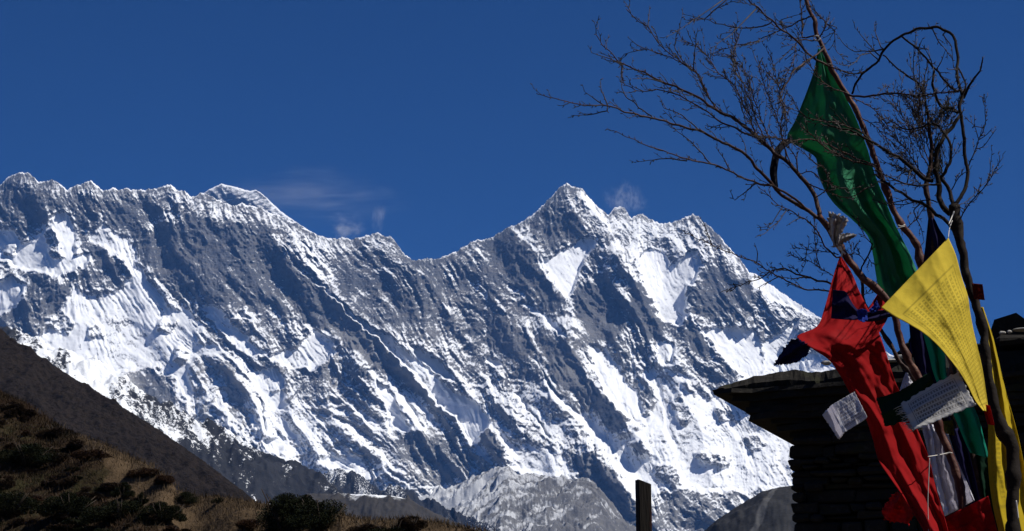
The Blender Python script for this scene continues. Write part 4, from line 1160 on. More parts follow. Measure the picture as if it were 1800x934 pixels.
T1.limb([(1381, 282), (1375, 240), (1365, 205), (1352, 170), (1340, 140), (1332, 112)], 3.2, 1.1, -.2, [], 8, 12, 44, .8, D1)
T1.limb([(1392, 295), (1380, 262), (1372, 225), (1378, 190), (1371, 162), (1362, 130), (1356, 96)], 3.0, 1.1, .2, [], 8, 10, 40, .8, D1)
T1.limb([(1403, 306), (1400, 282), (1388, 258), (1366, 244), (1340, 238), (1310, 210)], 2.6, 1.1, -.4, [], 6, 10, 34, .5, D1)
T1.limb([(1434, 347), (1452, 335), (1456, 320), (1450, 295), (1436, 290), (1420, 276), (1405, 262), (1396, 256)], 2.8, 1.1, -.3, [], 5, 8, 26, .4, D1)
T1.limb([(1417, 320), (1440, 332), (1458, 338), (1476, 346), (1500, 345), (1520, 334), (1545, 320)], 3.0, 1.2, -.4, [], 3, 8, 22, .3, D1)
T1.limb([(1403, 306), (1425, 302), (1448, 318), (1470, 328), (1492, 334), (1510, 328)], 2.6, 1.2, -.45, [], 3, 8, 20, .3, D1)
T1.limb([(1478, 452), (1472, 452), (1451, 434), (1444, 418), (1431, 399), (1420, 389), (1400, 377), (1381, 368), (1362, 356), (1346, 339), (1334, 331)], 4, 1.1, -.3,
        [[(1383, 370), (1364, 393), (1343, 410), (1328, 417)], [(1357, 393), (1345, 399), (1331, 401)], [(1405, 384), (1394, 389), (1383, 397)]], 4, 10, 26, .2, D1)
T1.limb([(1462, 500), (1455, 497), (1438, 494), (1417, 487), (1400, 482), (1379, 473), (1355, 478), (1330, 492), (1301, 502), (1280, 508)], 5, 1.1, .25,
        [[(1379, 473), (1374, 468)], [(1417, 487), (1398, 490), (1376, 487)]], 7, 8, 24, .3, D1 + .1)
T1.limb([(1468, 514), (1451, 512), (1420, 509), (1400, 502), (1376, 490), (1354, 478), (1330, 463), (1311, 454), (1289, 446), (1257, 433), (1232, 421), (1206, 411)], 4, 1.1, -.3,
        [[(1330, 461), (1331, 442), (1326, 428)], [(1250, 429), (1238, 395), (1231, 385)], [(1366, 488), (1345, 499), (1331, 507)]], 6, 8, 22, .2, D1 + .05)
T1.limb([(1474, 448), (1460, 444), (1440, 441), (1424, 440), (1400, 435)], 2.4, 1.0, .2, [[(1420, 440), (1422, 430), (1422, 418)], [(1418, 440), (1415, 463), (1407, 480)]], 4, 8, 20, .4, D1)
T1.limb([(1472, 490), (1462, 483), (1444, 473), (1427, 461), (1410, 454), (1388, 450)], 2.4, 1.0, .3, [], 5, 8, 22, .3, D1)
T1.limb([(1442, 470), (1436, 455), (1433, 430), (1432, 411), (1431, 377)], 2.4, 1.2, .3, [], 3, 8, 18, .4, D1)

# -- the tall red pole-like sapling
T2 = Tree("birch_pole", "tall straight sapling with peeling red bark rising past the green streamer to the top edge", "tree",
          [(1722, 936), (1718, 876), (1717, 835), (1700, 788), (1683, 734), (1673, 690), (1673, 640), (1655, 580), (1636, 520), (1619, 462), (1607, 423), (1584, 395), (1562, 346), (1550, 315), (1538, 280), (1523, 238), (1507, 199), (1497, 181), (1489, 167), (1474, 143), (1461, 120), (1453, 97), (1442, 74), (1435, 60), (1431, 36), (1424, 22), (1415, -8), (1404, -60)],
          (7.25, 7.3, 7.35), (13, 12, 12, 12, 11, 10, 8, 5), BK_RED, BK_BRN)
D2 = 7.35
T2.limb([(1457, 117), (1439, 107), (1418, 93), (1400, 71), (1375, 53), (1356, 36), (1336, 18), (1317, 0), (1300, -20)], 5.5, 2.5, -.4,
        [[(1356, 38), (1332, 48), (1310, 50), (1296, 49), (1265, 42), (1237, 34), (1203, 27)], [(1295, 50), (1278, 66), (1259, 82), (1252, 103)], [(1222, 34), (1194, 51), (1180, 60), (1167, 67)], [(1237, 33), (1254, 19), (1280, 5), (1310, 0)]], 6, 12, 42, .5, D2 - .1)
T2.limb([(1457, 117), (1481, 125), (1500, 130), (1520, 126)], 3.5, 2, -.2, [], 2, 8, 24, .5, D2 - .1)
T2.limb([(1428, 28), (1420, 31), (1378, 50), (1349, 64), (1321, 75), (1300, 79), (1270, 86)], 3.6, 1.2, .3, [[(1378, 50), (1370, 38), (1390, 30), (1410, 25)]], 6, 10, 34, .5)
T2.limb([(1438, 64), (1425, 64), (1410, 65), (1411, 45), (1408, 20), (1406, -10)], 4, 2, .2, [[(1410, 55), (1415, 40), (1420, 30)]], 3, 10, 26, .6)
T2.limb([(1436, 70), (1402, 72), (1398, 90), (1395, 110), (1380, 132), (1365, 150)], 3.2, 1.2, -.3, [[(1400, 80), (1370, 105), (1350, 130), (1330, 160)]], 6, 10, 34, .5)
T2.limb([(1440, 70), (1441, 66), (1452, 42), (1440, 28), (1429, 17)], 3.4, 1.8, -.2, [[(1452, 42), (1467, 56), (1468, 86), (1481, 100), (1495, 110)], [(1470, 48), (1457, 72), (1446, 84)]], 5, 8, 26, .5)
T2.limb([(1448, 85), (1424, 104), (1410, 114), (1397, 125), (1385, 142), (1375, 156), (1371, 170), (1378, 190), (1384, 215)], 5, 2, -.35,
        [[(1372, 158), (1362, 142), (1350, 130), (1340, 110)], [(1374, 158), (1380, 142), (1380, 130)]], 6, 10, 34, .5, D2 - .1)
T2.limb([(1489, 164), (1470, 158), (1450, 148), (1436, 132), (1425, 118), (1415, 100)], 3.4, 1.4, -.4, [], 5, 8, 26, .4, D2 - .15)
T2.limb([(1489, 166), (1500, 169), (1525, 170), (1541, 168), (1553, 165), (1577, 165), (1600, 168), (1626, 168), (1660, 163), (1694, 160)], 5, 2.4, -.4, [], 7, 12, 40, .6, D2 - .05)
T2.limb([(1510, 203), (1530, 216), (1552, 236), (1572, 255), (1590, 276), (1610, 300)], 2.4, 1.2, .3, [], 6, 12, 40, .8)
T2.limb([(1497, 172), (1515, 180), (1540, 196), (1556, 215), (1580, 228), (1605, 232), (1632, 220)], 2.4, 1.2, .2, [], 6, 12, 44, .9)
T2.limb([(1523, 240), (1500, 226), (1480, 218), (1450, 214), (1425, 210), (1404, 196), (1392, 170)], 4.0, 1.4, -.5, [], 6, 10, 34, .5)
T2.limb([(1540, 290), (1520, 285), (1495, 274), (1470, 262), (1445, 250), (1420, 246), (1395, 248), (1360, 242), (1332, 240)], 4.2, 1.5, -.45, [], 6, 10, 30, .4, D2 - .1)
T2.limb([(1541, 296), (1520, 288), (1490, 280), (1465, 268), (1446, 256), (1433, 244), (1420, 232), (1408, 222)], 4.4, 1.6, -.5, [], 6, 10, 28, .5, D2 - .1)
T2.limb([(1590, 410), (1600, 395), (1612, 384), (1620, 372), (1628, 360)], 2.4, 1.2, .2, [[(1600, 395), (1595, 380), (1606, 374)]], 2, 8, 20, .6)

# -- the dark trunk at the right with the arching bough
T3 = Tree("dark_tree", "dark lichened leaning tree right of the yellow flag with a bough arching over", "tree",
          [(1781, 940), (1780, 890), (1781, 835), (1777, 781), (1757, 744), (1743, 687), (1733, 629), (1729, 584), (1716, 539), (1703, 500), (1694, 455), (1686, 415), (1679, 387), (1677, 362)],
          (6.5, 6.6, 6.75), (22, 21, 23, 16, 15, 16, 16, 19), BK_DRK, BK_DRK)
D3 = 6.75
T3.limb([(1677, 362), (1688, 349), (1697, 329), (1701, 310), (1700, 293), (1696, 268), (1694, 240), (1694, 227), (1689, 205), (1687, 186), (1692, 170), (1688, 158), (1684, 135), (1682, 117), (1683, 90), (1680, 72), (1674, 62), (1658, 52), (1640, 48), (1610, 52), (1585, 63), (1570, 73), (1555, 88), (1540, 111), (1520, 126), (1508, 142), (1497, 164)],
        9, 4, .35, [[(1554, 87), (1540, 90), (1520, 90), (1500, 89), (1481, 75), (1474, 65)], [(1530, 93), (1513, 97), (1506, 107), (1488, 116), (1467, 111)], [(1634, 48), (1630, 40)], [(1645, 46), (1646, 39)],
                       [(1640, 53), (1650, 73), (1662, 88), (1675, 106)], [(1658, 60), (1665, 72), (1673, 84), (1674, 104)], [(1678, 122), (1666, 122)], [(1688, 137), (1678, 137)], [(1520, 127), (1500, 130), (1480, 124), (1462, 112)], [(1537, 90), (1524, 74), (1503, 50)], [(1549, 82), (1540, 60), (1537, 40)]], 3, 8, 24, .5, D3)
T3.limb([(1694, 172), (1698, 164), (1703, 152), (1708, 144), (1718, 132), (1725, 118), (1727, 104)], 7, 2.4, -.2, [[(1708, 144), (1706, 136)]], 1, 6, 12, .5, D3 + .2)
T3.limb([(1692, 170), (1698, 150), (1692, 135), (1684, 118)], 5, 3, .1, [], 0, d0=D3 + .2)
T3.limb([(1585, 64), (1597, 74), (1614, 87), (1630, 106), (1646, 123), (1662, 144), (1672, 154), (1684, 162)], 4.5, 4, .15, [[(1614, 87), (1618, 76), (1622, 68)], [(1646, 123), (1655, 108), (1662, 88)], [(1640, 118), (1634, 100), (1622, 80)]], 4, 10, 26, .8, D3 + .3)
T3.limb([(1642, 124), (1640, 150), (1643, 160), (1649, 178), (1660, 190), (1671, 191), (1684, 200)], 5.5, 6.5, .0, [[(1671, 194), (1658, 195), (1648, 194)], [(1665, 192), (1667, 170), (1664, 148)]], 2, 8, 20, .6, D3 + .35)
T3.limb([(1688, 203), (1682, 212), (1674, 222), (1666, 233), (1657, 245), (1648, 262), (1645, 285), (1646, 305), (1651, 324), (1650, 344), (1658, 362), (1672, 378)], 8, 11, -.1, [], 2, 8, 24, .5, d0=D3 + .25)
T3.limb([(1677, 370), (1672, 345), (1664, 328), (1655, 312), (1661, 303), (1669, 286), (1672, 268), (1671, 251), (1662, 238), (1646, 219), (1632, 218), (1622, 222), (1600, 228), (1585, 224), (1572, 218), (1556, 205)],
        10, 1.6, .2, [], 5, 10, 34, .8, D3 + .02)
T3.limb([(1552, 97), (1561, 106), (1590, 131), (1610, 142), (1618, 152), (1624, 168), (1630, 195), (1638, 214)], 3.5, 5, .05, [[(1590, 131), (1584, 150)], [(1607, 140), (1606, 110), (1608, 80), (1610, 46)], [(1612, 144), (1602, 120), (1600, 98)], [(1616, 150), (1616, 120), (1613, 92)], [(1622, 160), (1626, 130), (1632, 112)], [(1626, 166), (1632, 130)]], 3, 10, 24, .9, D3 + .4)
T3.limb([(1640, 318), (1626, 316), (1612, 303), (1600, 293), (1589, 283), (1568, 271), (1540, 253), (1520, 243), (1500, 232), (1478, 226), (1455, 220)], 10, 3, -.15, [], 5, 10, 36, .6, D3 + .1)
T3.limb([(1655, 325), (1640, 325), (1618, 326), (1594, 324), (1575, 317), (1554, 307), (1540, 300)], 5, 2.4, -.2, [[(1600, 300), (1590, 302), (1579, 310), (1568, 318)]], 3, 8, 22, .5, D3)
T3.limb([(1676, 405), (1664, 390), (1647, 377), (1635, 367), (1618, 357), (1598, 349), (1583, 338), (1568, 329), (1552, 318), (1540, 306)], 9, 4, .25, [[(1598, 350), (1572, 356), (1550, 358)], [(1618, 357), (1606, 370), (1611, 385), (1618, 402), (1624, 425)]], 4, 8, 24, .5, D3)
T3.limb([(1648, 356), (1630, 351), (1608, 356), (1590, 360), (1560, 360), (1535, 352)], 3, 1.3, .2, [], 3, 8, 20, .4, D3 + .1)
T3.limb([(1682, 400), (1697, 369), (1713, 347), (1735, 324), (1749, 298), (1757, 285), (1763, 276)], 3.4, 1.2, -.2, [[(1683, 362), (1707, 349), (1717, 335), (1739, 314), (1748, 296)], [(1739, 314), (1741, 290), (1744, 266)], [(1717, 335), (1712, 328)]], 4, 8, 26, .8, D3)
T3.limb([(1700, 300), (1704, 287), (1715, 262), (1716, 259), (1720, 244), (1730, 225), (1732, 188), (1735, 170)], 3, 1.0, -.2, [[(1720, 244), (1713, 222), (1703, 213), (1695, 205)], [(1713, 222), (1713, 202)], [(1721, 246), (1735, 236), (1744, 225)], [(1715, 262), (1727, 259), (1740, 243), (1752, 227)]], 4, 8, 24, .9, D3 + .2)
T3.limb([(1673, 334), (1680, 320), (1690, 307), (1698, 302)], 3, 1.6, -.1, [], 2, 8, 18, .8, D3)
T3.limb([(1672, 280), (1680, 270), (1690, 250)], 2, 1.0, .1, [], 1, 6, 14, .8, D3)
# hanging lichen
def lichen(cx, cy, wx, hy, n, d):
    bm = bmesh.new()
    for i in range(n):
        x = cx + tr.gauss(0, wx * .32); y = cy + tr.uniform(-.5, .35) * hy; L = tr.uniform(.15, .4) * hy
        q = [at(x, y, d + tr.uniform(-.04, .04)), at(x + tr.uniform(-4, 4), y + L * .5, d), at(x + tr.uniform(-7, 7), y + L, d)]
        tube_bm(bm, q, [rad(1.6, d), rad(1.4, d), rad(.7, d)], 0, 3, False)
    o = bm_obj("beard_lichen", bm, M_LICH); T3.add(o, T3.e)
lichen(1648, 272, 16, 70, 120, D3 + .3); lichen(1662, 195, 14, 30, 40, D3 + .3); lichen(1588, 300, 22, 12, 26, D3 + .05); lichen(1690, 175, 10, 20, 26, D3 + .3); lichen(1640, 305, 18, 26, 50, D3 + .2)

# -- the thin stem that carries the navy flag
T4 = Tree("thin_sapling", "thin upright sapling behind the navy flag between the red pole and dark trunk", "tree",
          [(1690, 700), (1660, 560), (1648, 480), (1641, 426), (1638, 389), (1632, 360), (1628, 330), (1634, 300), (1638, 260), (1634, 232), (1630, 195), (1625, 170), (1621, 150)],
          (7.1, 7.15, 7.2), (9, 9, 10, 9, 6, 3), BK_BRN, BK_BRN)
for pts in ([(1634, 300), (1620, 270), (1608, 240), (1590, 214), (1576, 190), (1566, 170)], [(1636, 290), (1624, 262), (1618, 230), (1612, 200), (1606, 172)], [(1632, 320), (1610, 290), (1592, 262), (1570, 236), (1550, 214)],
            [(1638, 262), (1650, 238), (1660, 214), (1668, 196)], [(1636, 245), (1642, 222), (1648, 205)], [(1634, 236), (1622, 214), (1616, 188), (1618, 160)], [(1630, 340), (1614, 320), (1600, 304), (1580, 292), (1560, 270)],
            [(1636, 280), (1630, 250), (1622, 225), (1608, 196), (1590, 176)]):
    T4.limb(pts, 3.0, 1.0, tr.uniform(-.3, .4), [], 9, 12, 50, .9, 7.18)
# -- the dark thin stick beside the red flag
T5 = Tree("bare_stick", "thin dark bare stick rising behind the gap between the red flag and yellow flag", "tree",
          [(1640, 760), (1606, 668), (1584, 639), (1565, 607), (1546, 578), (1530, 552), (1520, 533), (1515, 505), (1514, 480), (1520, 460), (1530, 440), (1534, 428)],
          (7.45, 7.5, 7.5), (8, 8, 7, 6, 4, 2.2), BK_BRN, BK_BRN)
for pts in ([(1514, 480), (1502, 470), (1496, 440), (1492, 420)], [(1520, 460), (1510, 448), (1500, 446), (1505, 430)], [(1525, 450), (1532, 462), (1540, 465)], [(1516, 520), (1528, 512), (1533, 508)], [(1546, 578), (1540, 590), (1532, 596)],
            [(1528, 444), (1540, 430), (1536, 410), (1548, 396)], [(1534, 430), (1520, 415), (1512, 398), (1508, 382)]):
    T5.limb(pts, 2.2, 1.0, tr.uniform(-.2, .2), [], 3, 6, 18, .5, 7.5)
# ================================================================== FLAGS
def cloth(name, col, ink=None, rows=9, words=16.0, border=(.08, .92, .06, .94), weave=900, transl=.35, inkamt=.8, faded=None):
    t = NT(name)
    uv = t.n("UVMap").outputs[0]
    sx = t.n("SeparateXYZ", n_0=uv)
    u, v = sx.outputs[0], sx.outputs[1]
    c = t.mix(t.noise(5, 3), tuple(x * .86 for x in col), tuple(min(1, x * 1.08) for x in col))
    if faded: c = t.mix(t.math('MULTIPLY', t.step(t.noise(7, 3), .5, .75), .5), c, faded)
    if ink:
        mp = t.n("CombineXYZ", n_0=t.math('MULTIPLY', u, rows * 1.6), n_1=t.math('MULTIPLY', v, words * 3.0), n_2=0.0).outputs[0]
        nz = t.noise(1.0, 3, .8, vec=mp)
        fr = t.math('FRACT', t.math('MULTIPLY', u, float(rows)))
        band = t.math('MULTIPLY', t.step(fr, .14, .26), t.math('SUBTRACT', 1.0, t.step(fr, .74, .86)))
        wd = t.math('FRACT', t.math('ADD', t.math('MULTIPLY', v, words), t.math('MULTIPLY', nz, 1.6)))
        gl = t.math('MULTIPLY', band, t.step(wd, .35, .55))
        head = t.math('MULTIPLY', t.step(fr, .14, .2), t.math('SUBTRACT', 1.0, t.step(fr, .24, .3)))
        gl = t.math('MAXIMUM', gl, t.math('MULTIPLY', head, .8))
        b0, b1, b2, b3 = border
        def inside(x, lo, hi, e=.004): return t.math('MULTIPLY', t.step(x, lo - e, lo + e), t.math('SUBTRACT', 1.0, t.step(x, hi - e, hi + e)))
        inn = t.math('MULTIPLY', inside(u, b0 + .03, b1 - .03), inside(v, b2 + .03, b3 - .03))
        o1 = t.math('MULTIPLY', inside(u, b0, b1), inside(v, b2, b3)); lw = .010
        o2 = t.math('MULTIPLY', inside(u, b0 + lw, b1 - lw), inside(v, b2 + lw, b3 - lw))
        frame = t.math('SUBTRACT', o1, o2, clamp=True)
        gl = t.math('MAXIMUM', t.math('MULTIPLY', gl, inn), frame)
        gl = t.math('MULTIPLY', t.math('MULTIPLY', gl, inkamt), t.math('ADD', .45, t.math('MULTIPLY', t.noise(9, 2), .9)), clamp=True)
        c = t.mix(gl, c, ink)
    wv = t.noise(weave, 2)
    p = t.t.nodes.new("ShaderNodeBsdfPrincipled")
    t.put(p.inputs['Base Color'], c); p.inputs['Roughness'].default_value = .85; p.inputs['Specular IOR Level'].default_value = .1
    t.put(p.inputs['Normal'], t.bump(t.math('ADD', wv, t.math('MULTIPLY', t.noise(60, 3), 3.0)), .25, .002))
    tl = t.t.nodes.new("ShaderNodeBsdfTranslucent"); t.put(tl.inputs['Color'], c)
    mx = t.t.nodes.new("ShaderNodeMixShader"); mx.inputs[0].default_value = transl
    t.t.links.new(p.outputs[0], mx.inputs[1]); t.t.links.new(tl.outputs[0], mx.inputs[2])
    t.t.links.new(mx.outputs[0], t.out.inputs[0])
    return t.m

C_GREEN = cloth("green_cotton", (0.058, 0.29, 0.155), transl=.5)
C_TEAL = cloth("teal_cotton", (0.012, 0.26, 0.18))
C_DGRN = cloth("dark_green_cotton", (0.008, 0.035, 0.018))
C_RED = cloth("red_cotton", (0.36, 0.007, 0.009), faded=(0.32, 0.03, 0.03))
C_RED2 = cloth("bright_red_cotton", (0.34, 0.006, 0.008))
C_MAROON = cloth("faded_maroon_cotton", (0.10, 0.012, 0.009))
C_NAVY = cloth("navy_cotton", (0.012, 0.010, 0.055))
C_BLUE = cloth("blue_cotton", (0.02, 0.045, 0.30))
C_YEL = cloth("printed_yellow_cotton", (0.76, 0.58, 0.06), (0.36, 0.27, 0.03), 15, 46, (.07, .93, .14, .95), inkamt=.75)
C_YEL2 = cloth("printed_yellow_strip", (0.58, 0.42, 0.02), (0.27, 0.20, 0.02), 5, 60, (.10, .50, .06, .80), inkamt=.5)
C_OLIVE = cloth("faded_yellow_cotton", (0.16, 0.13, 0.015))
C_WHITE = cloth("printed_white_cotton", (0.76, 0.74, 0.77), (0.12, 0.09, 0.10), 9, 22, (.12, .9, .12, .88), inkamt=.8)
C_WHITE2 = cloth("grey_white_cotton", (0.80, 0.78, 0.84), transl=.45)
C_KHATA = cloth("white_silk_scarf", (0.42, 0.40, 0.40))
C_CREAM = cloth("printed_frayed_cotton", (0.60, 0.58, 0.55), (0.11, 0.10, 0.09), 8, 22, (.10, .88, .1, .9), inkamt=.85)
C_BLACK = cloth("black_rag", (0.006, 0.006, 0.012))
t = NT("white_cord"); t.bsdf((0.50, 0.47, 0.42), .8, .2); M_CORD = t.m

def resample(pts, n):
    p = spline(pts, 3.0); l = arc(p); l = l / l[-1]
    q = np.linspace(0, 1, n)
    return np.stack([np.interp(q, l, p[:, 0]), np.interp(q, l, p[:, 1])], 1)
def lin(pts, n):
    p = np.array(pts, float); l = arc(p); l = l / l[-1]; q = np.linspace(0, 1, n)
    return np.stack([np.interp(q, l, p[:, 0]), np.interp(q, l, p[:, 1])], 1)
def sheet(name, label, mat, left, right, dep, tilt=0.0, folds=(), nu=28, nv=90, seed=1, cat="prayer flag", group=None, parent=None, knots=False, wr=.012, ragged=0.0, thick=.0012):
    """a piece of cloth spanned between two edges; dep runs along its length, tilt is how much nearer (+) the right edge is;
    folds: (depth in m, waves across, phase, drift along, from, to)"""
    if knots:
        m = len(left); s = np.linspace(0, m - 1, nv); i = np.clip(s.astype(int), 0, m - 2)
        Ls, Rs = spline(left, 1.0), None
        def kn(pts):
            p = np.array(pts, float); q = np.vstack([2 * p[0] - p[1], p, 2 * p[-1] - p[-2]]); o = []
            for ss in s:
                k = min(int(ss), m - 2); f = ss - k; a, b, c, d = q[k], q[k + 1], q[k + 2], q[k + 3]
                o.append(.5 * ((2 * b) + (-a + c) * f + (2 * a - 5 * b + 4 * c - d) * f * f + (-a + 3 * b - 3 * c + d) * f ** 3))
            return np.array(o)
        L, Rr = kn(left), kn(right)
    else:
        L, Rr = resample(left, nv), resample(right, nv)
    u = np.linspace(0, 1, nu)[None, :, None]
    p2 = L[:, None] * (1 - u) + Rr[:, None] * u
    U = np.repeat(np.linspace(0, 1, nu)[None], nv, 0); V = np.repeat(np.linspace(0, 1, nv)[:, None], nu, 1)
    if ragged:
        e = (np.abs(U - .5) * 2) ** 8; ev = (np.abs(V - .5) * 2) ** 8
        p2[..., 0] += ragged * (e + ev) * fbm(V * 11, U * 11, 3, seed + 5) * 2; p2[..., 1] += ragged * (e + ev) * fbm(V * 11 + 9, U * 11, 3, seed + 6) * 2
    d = np.interp(V, np.linspace(0, 1, len(dep)), dep) - tilt * (U - .5)
    for a, k, ph, dr, v0, v1 in folds:
        win = smooth(v0, v0 + .12, V) * (1 - smooth(v1 - .12, v1, V)) if v0 > 0 or v1 < 1 else 1
        arg = 2 * math.pi * (U * k + ph + dr * V + .10 * noise(U * 2, V * 3, seed + 3))
        d = d + a * win * (np.abs(np.sin(arg / 2)) * 2 - 1)
    d = d + wr * fbm(U * 3 + seed, V * 7, 3, seed) + wr * .25 * noise(U * 9 + 4 * V, V * 22, seed + 1)
    x, _, z = ray(p2[..., 0], p2[..., 1])
    P = np.stack([x * d, d, CAM[2] + z * d], -1)
    ctr = P.reshape(-1, 3).mean(0)
    if parent is None:
        o = link(name, grid_mesh(name, P - ctr, None, np.stack([U, V], -1)), mat)
        o.location = ctr
        setp(o, label, cat, group)
    else:
        o = link(name, grid_mesh(name, P - np.array(parent.location), None, np.stack([U, V], -1)), mat, parent)
    sm = o.modifiers.new("cloth_thickness", 'SOLIDIFY'); sm.thickness = thick; sm.offset = 0
    return o
def cord(par, pts, dep, w, name="tie"):
    bm = bmesh.new(); p = spline(pts, 3)
    tube_bm(bm, to3(p, np.interp(np.linspace(0, 1, len(p)), np.linspace(0, 1, len(dep)), dep)) - np.array(par.location), rad(w, dep[0]), rad(w, dep[0]), 5)
    return bm_obj(name, bm, M_CORD, par)

# long green streamer, two lengths of cloth bound to the red pole
g = sheet("prayer_flag", "long green streamer bound along the tall red pole", C_GREEN,
          [(1438, 86), (1430, 128), (1413, 175), (1398, 212), (1384, 244), (1412, 262), (1434, 278), (1438, 305), (1452, 338), (1472, 364), (1500, 388), (1526, 416), (1535, 450), (1540, 484), (1546, 512), (1562, 540)],
          [(1442, 86), (1462, 128), (1484, 168), (1502, 202), (1516, 238), (1526, 266), (1533, 292), (1542, 318), (1553, 344), (1563, 370), (1575, 398), (1588, 424), (1600, 448), (1610, 472), (1622, 496), (1640, 520)],
          (7.42, 7.5, 7.46, 7.5), .1, [(.028, 1.5, .1, .5, 0, 1), (.03, 2.6, .3, -.8, .38, 1), (.02, 1.2, .6, 1.6, .25, .75)], 40, 150, 3, knots=True, wr=.03)
cord(g, [(1578, 396), (1585, 398), (1591, 395)], [7.28], 2.4); cord(g, [(1577, 402), (1583, 400), (1590, 398)], [7.27], 1.8)
cord(g, [(1430, 66), (1436, 63), (1441, 68), (1436, 72), (1430, 68)], [7.3], 3.0); cord(g, [(1583, 400), (1585, 408), (1587, 414)], [7.3], 1.6)
# black rag that ties its corner to the bare tree
sheet("rag", "black rag strip curling down from the corner of the green streamer", C_BLACK, [(1392, 240), (1376, 248), (1362, 262), (1356, 282), (1353, 304), (1358, 326)], [(1394, 250), (1384, 256), (1373, 268), (1368, 286), (1366, 306), (1368, 330)],
      (7.4, 7.1, 7.0), .02, [(.012, 1.2, 0, .4, 0, 1)], 10, 40, 5, "rag", wr=.01)

# red streamer
rd = sheet("prayer_flag", "large red streamer hanging from the bare tree with a blue knot across it", C_RED,
           [(1476, 452), (1464, 488), (1450, 540), (1436, 574), (1401, 592), (1426, 612), (1456, 632), (1478, 662), (1498, 698), (1519, 730), (1533, 768), (1545, 810), (1570, 848), (1598, 890), (1622, 930), (1640, 965)],
           [(1480, 452), (1497, 480), (1512, 515), (1528, 548), (1540, 572), (1550, 598), (1558, 622), (1566, 648), (1575, 674), (1592, 712), (1614, 758), (1634, 808), (1641, 842), (1650, 876), (1662, 915), (1674, 965)],
           (6.9, 6.55, 6.6, 6.5), -.05, [(.010, 1.3, .35, .3, 0, 1), (.009, 2.2, .2, -1.1, .45, 1)], 40, 150, 8, knots=True, wr=.03)
cord(rd, [(1634, 806), (1632, 850), (1631, 890), (1633, 945)], [6.5], 1.6, "cord"); cord(rd, [(1631, 803), (1650, 800), (1668, 796)], [6.5, 6.75], 1.8)
cord(rd, [(1470, 434), (1478, 440), (1486, 447)], [6.85], 3.2); cord(rd, [(1476, 430), (1480, 442), (1479, 452)], [6.85], 3)
sheet("prayer_flag", "small red cloth behind the blue knot, between the red streamer and yellow flag", C_RED2, [(1549, 508), (1533, 532), (1520, 552), (1516, 572), (1526, 600)], [(1552, 508), (1565, 538), (1560, 560), (1545, 585), (1532, 604)],
      (7.05, 6.8), .08, [(.015, 1.4, 0, .5, 0, 1)], 18, 40, 12)
sheet("prayer_flag", "dark red tail of cloth flapping left of the foot of the red streamer", C_RED, [(1574, 866), (1560, 882), (1550, 900), (1556, 914)], [(1592, 868), (1600, 890), (1604, 908), (1596, 922)], (6.62, 6.7), .1, [(.015, 1.5, .2, .5, 0, 1)], 18, 30, 14, ragged=4)
sheet("prayer_flag", "red cloth at the bottom below the white one, right of the red streamer", C_RED2, [(1652, 914), (1657, 935), (1664, 975)], [(1737, 872), (1749, 918), (1762, 975)], (6.55, 6.6), .12, [(.02, 2.4, .1, .3, 0, 1)], 30, 40, 15)
# blue knot
kn = sheet("prayer_flag", "navy and bright blue cloth knotted across the red streamer", C_NAVY, [(1464, 510), (1476, 511), (1487, 514), (1500, 536), (1510, 546), (1526, 548), (1545, 546), (1566, 545), (1578, 553)], [(1461, 560), (1472, 561), (1486, 562), (1500, 563), (1510, 562), (1526, 566), (1545, 563), (1562, 558), (1574, 556)],
           (6.42, 6.38, 6.45, 6.6), .0, [(.012, 1.6, .1, 1.2, 0, 1)], 18, 60, 16, knots=True)
sheet("knot", None, C_BLUE, [(1506, 546), (1516, 543), (1524, 546)], [(1508, 562), (1518, 567), (1525, 563)], (6.33, 6.32, 6.33), 0, [(.012, 1, 0, 0, 0, 1)], 12, 18, 17, parent=kn)
sheet("knot", None, C_BLUE, [(1527, 545), (1536, 536), (1541, 528)], [(1532, 551), (1542, 547), (1546, 540)], (6.35, 6.36), 0, [(.01, 1.5, .2, .3, 0, 1)], 10, 14, 18, parent=kn)
sheet("prayer_flag", "navy rag blowing out at the left corner of the red streamer", C_NAVY, [(1400, 594), (1385, 604), (1372, 622), (1361, 642)], [(1427, 609), (1420, 622), (1404, 634), (1384, 640)], (6.55, 6.7), .05, [(.015, 1.5, .2, .6, 0, 1)], 18, 34, 19, ragged=4)

# yellow flag
yf = sheet("prayer_flag", "large printed yellow flag stretched between the blue knot and dark trunk", C_YEL,
           [(1549, 541), (1572, 556), (1598, 570), (1624, 586), (1648, 607), (1668, 630), (1685, 652), (1701, 678), (1714, 704), (1728, 722)],
           [(1667, 418), (1680, 448), (1690, 486), (1701, 520), (1705, 548), (1711, 580), (1719, 614), (1727, 650), (1733, 690), (1738, 724)],
           (6.28, 6.2, 6.24, 6.36), -.16, [(.009, 1.3, .1, .35, 0, 1), (.004, 3.2, .4, .5, 0, 1)], 70, 130, 21, knots=True, wr=.007)
cord(yf, [(1668, 394), (1674, 380), (1677, 372)], [6.42, 6.66], 2.4); cord(yf, [(1667, 418), (1669, 402), (1674, 388)], [6.36, 6.66], 1.6)
sheet("prayer_flag", "narrow yellow strip hanging behind the dark trunk down to the bottom edge", C_YEL2,
      [(1721, 540), (1730, 584), (1736, 628), (1741, 684), (1737, 728), (1737, 770), (1737, 822), (1744, 882), (1758, 945), (1766, 975)],
      [(1728, 540), (1743, 584), (1754, 628), (1768, 688), (1780, 730), (1790, 768), (1801, 822), (1812, 878), (1824, 940), (1832, 975)],
      (6.8, 6.84, 6.76, 6.7), -.04, [(.02, 2.2, .3, .4, 0, 1), (.016, 1.1, .1, -.6, .4, 1)], 40, 130, 22, knots=True, wr=.02)
sheet("prayer_flag", "tiny dark red tag pinned right of the dark trunk", C_MAROON, [(1708, 498), (1712, 526)], [(1727, 500), (1731, 528)], (6.62, 6.63), .02, [(.004, 1, 0, 0, 0, 1)], 8, 10, 23)
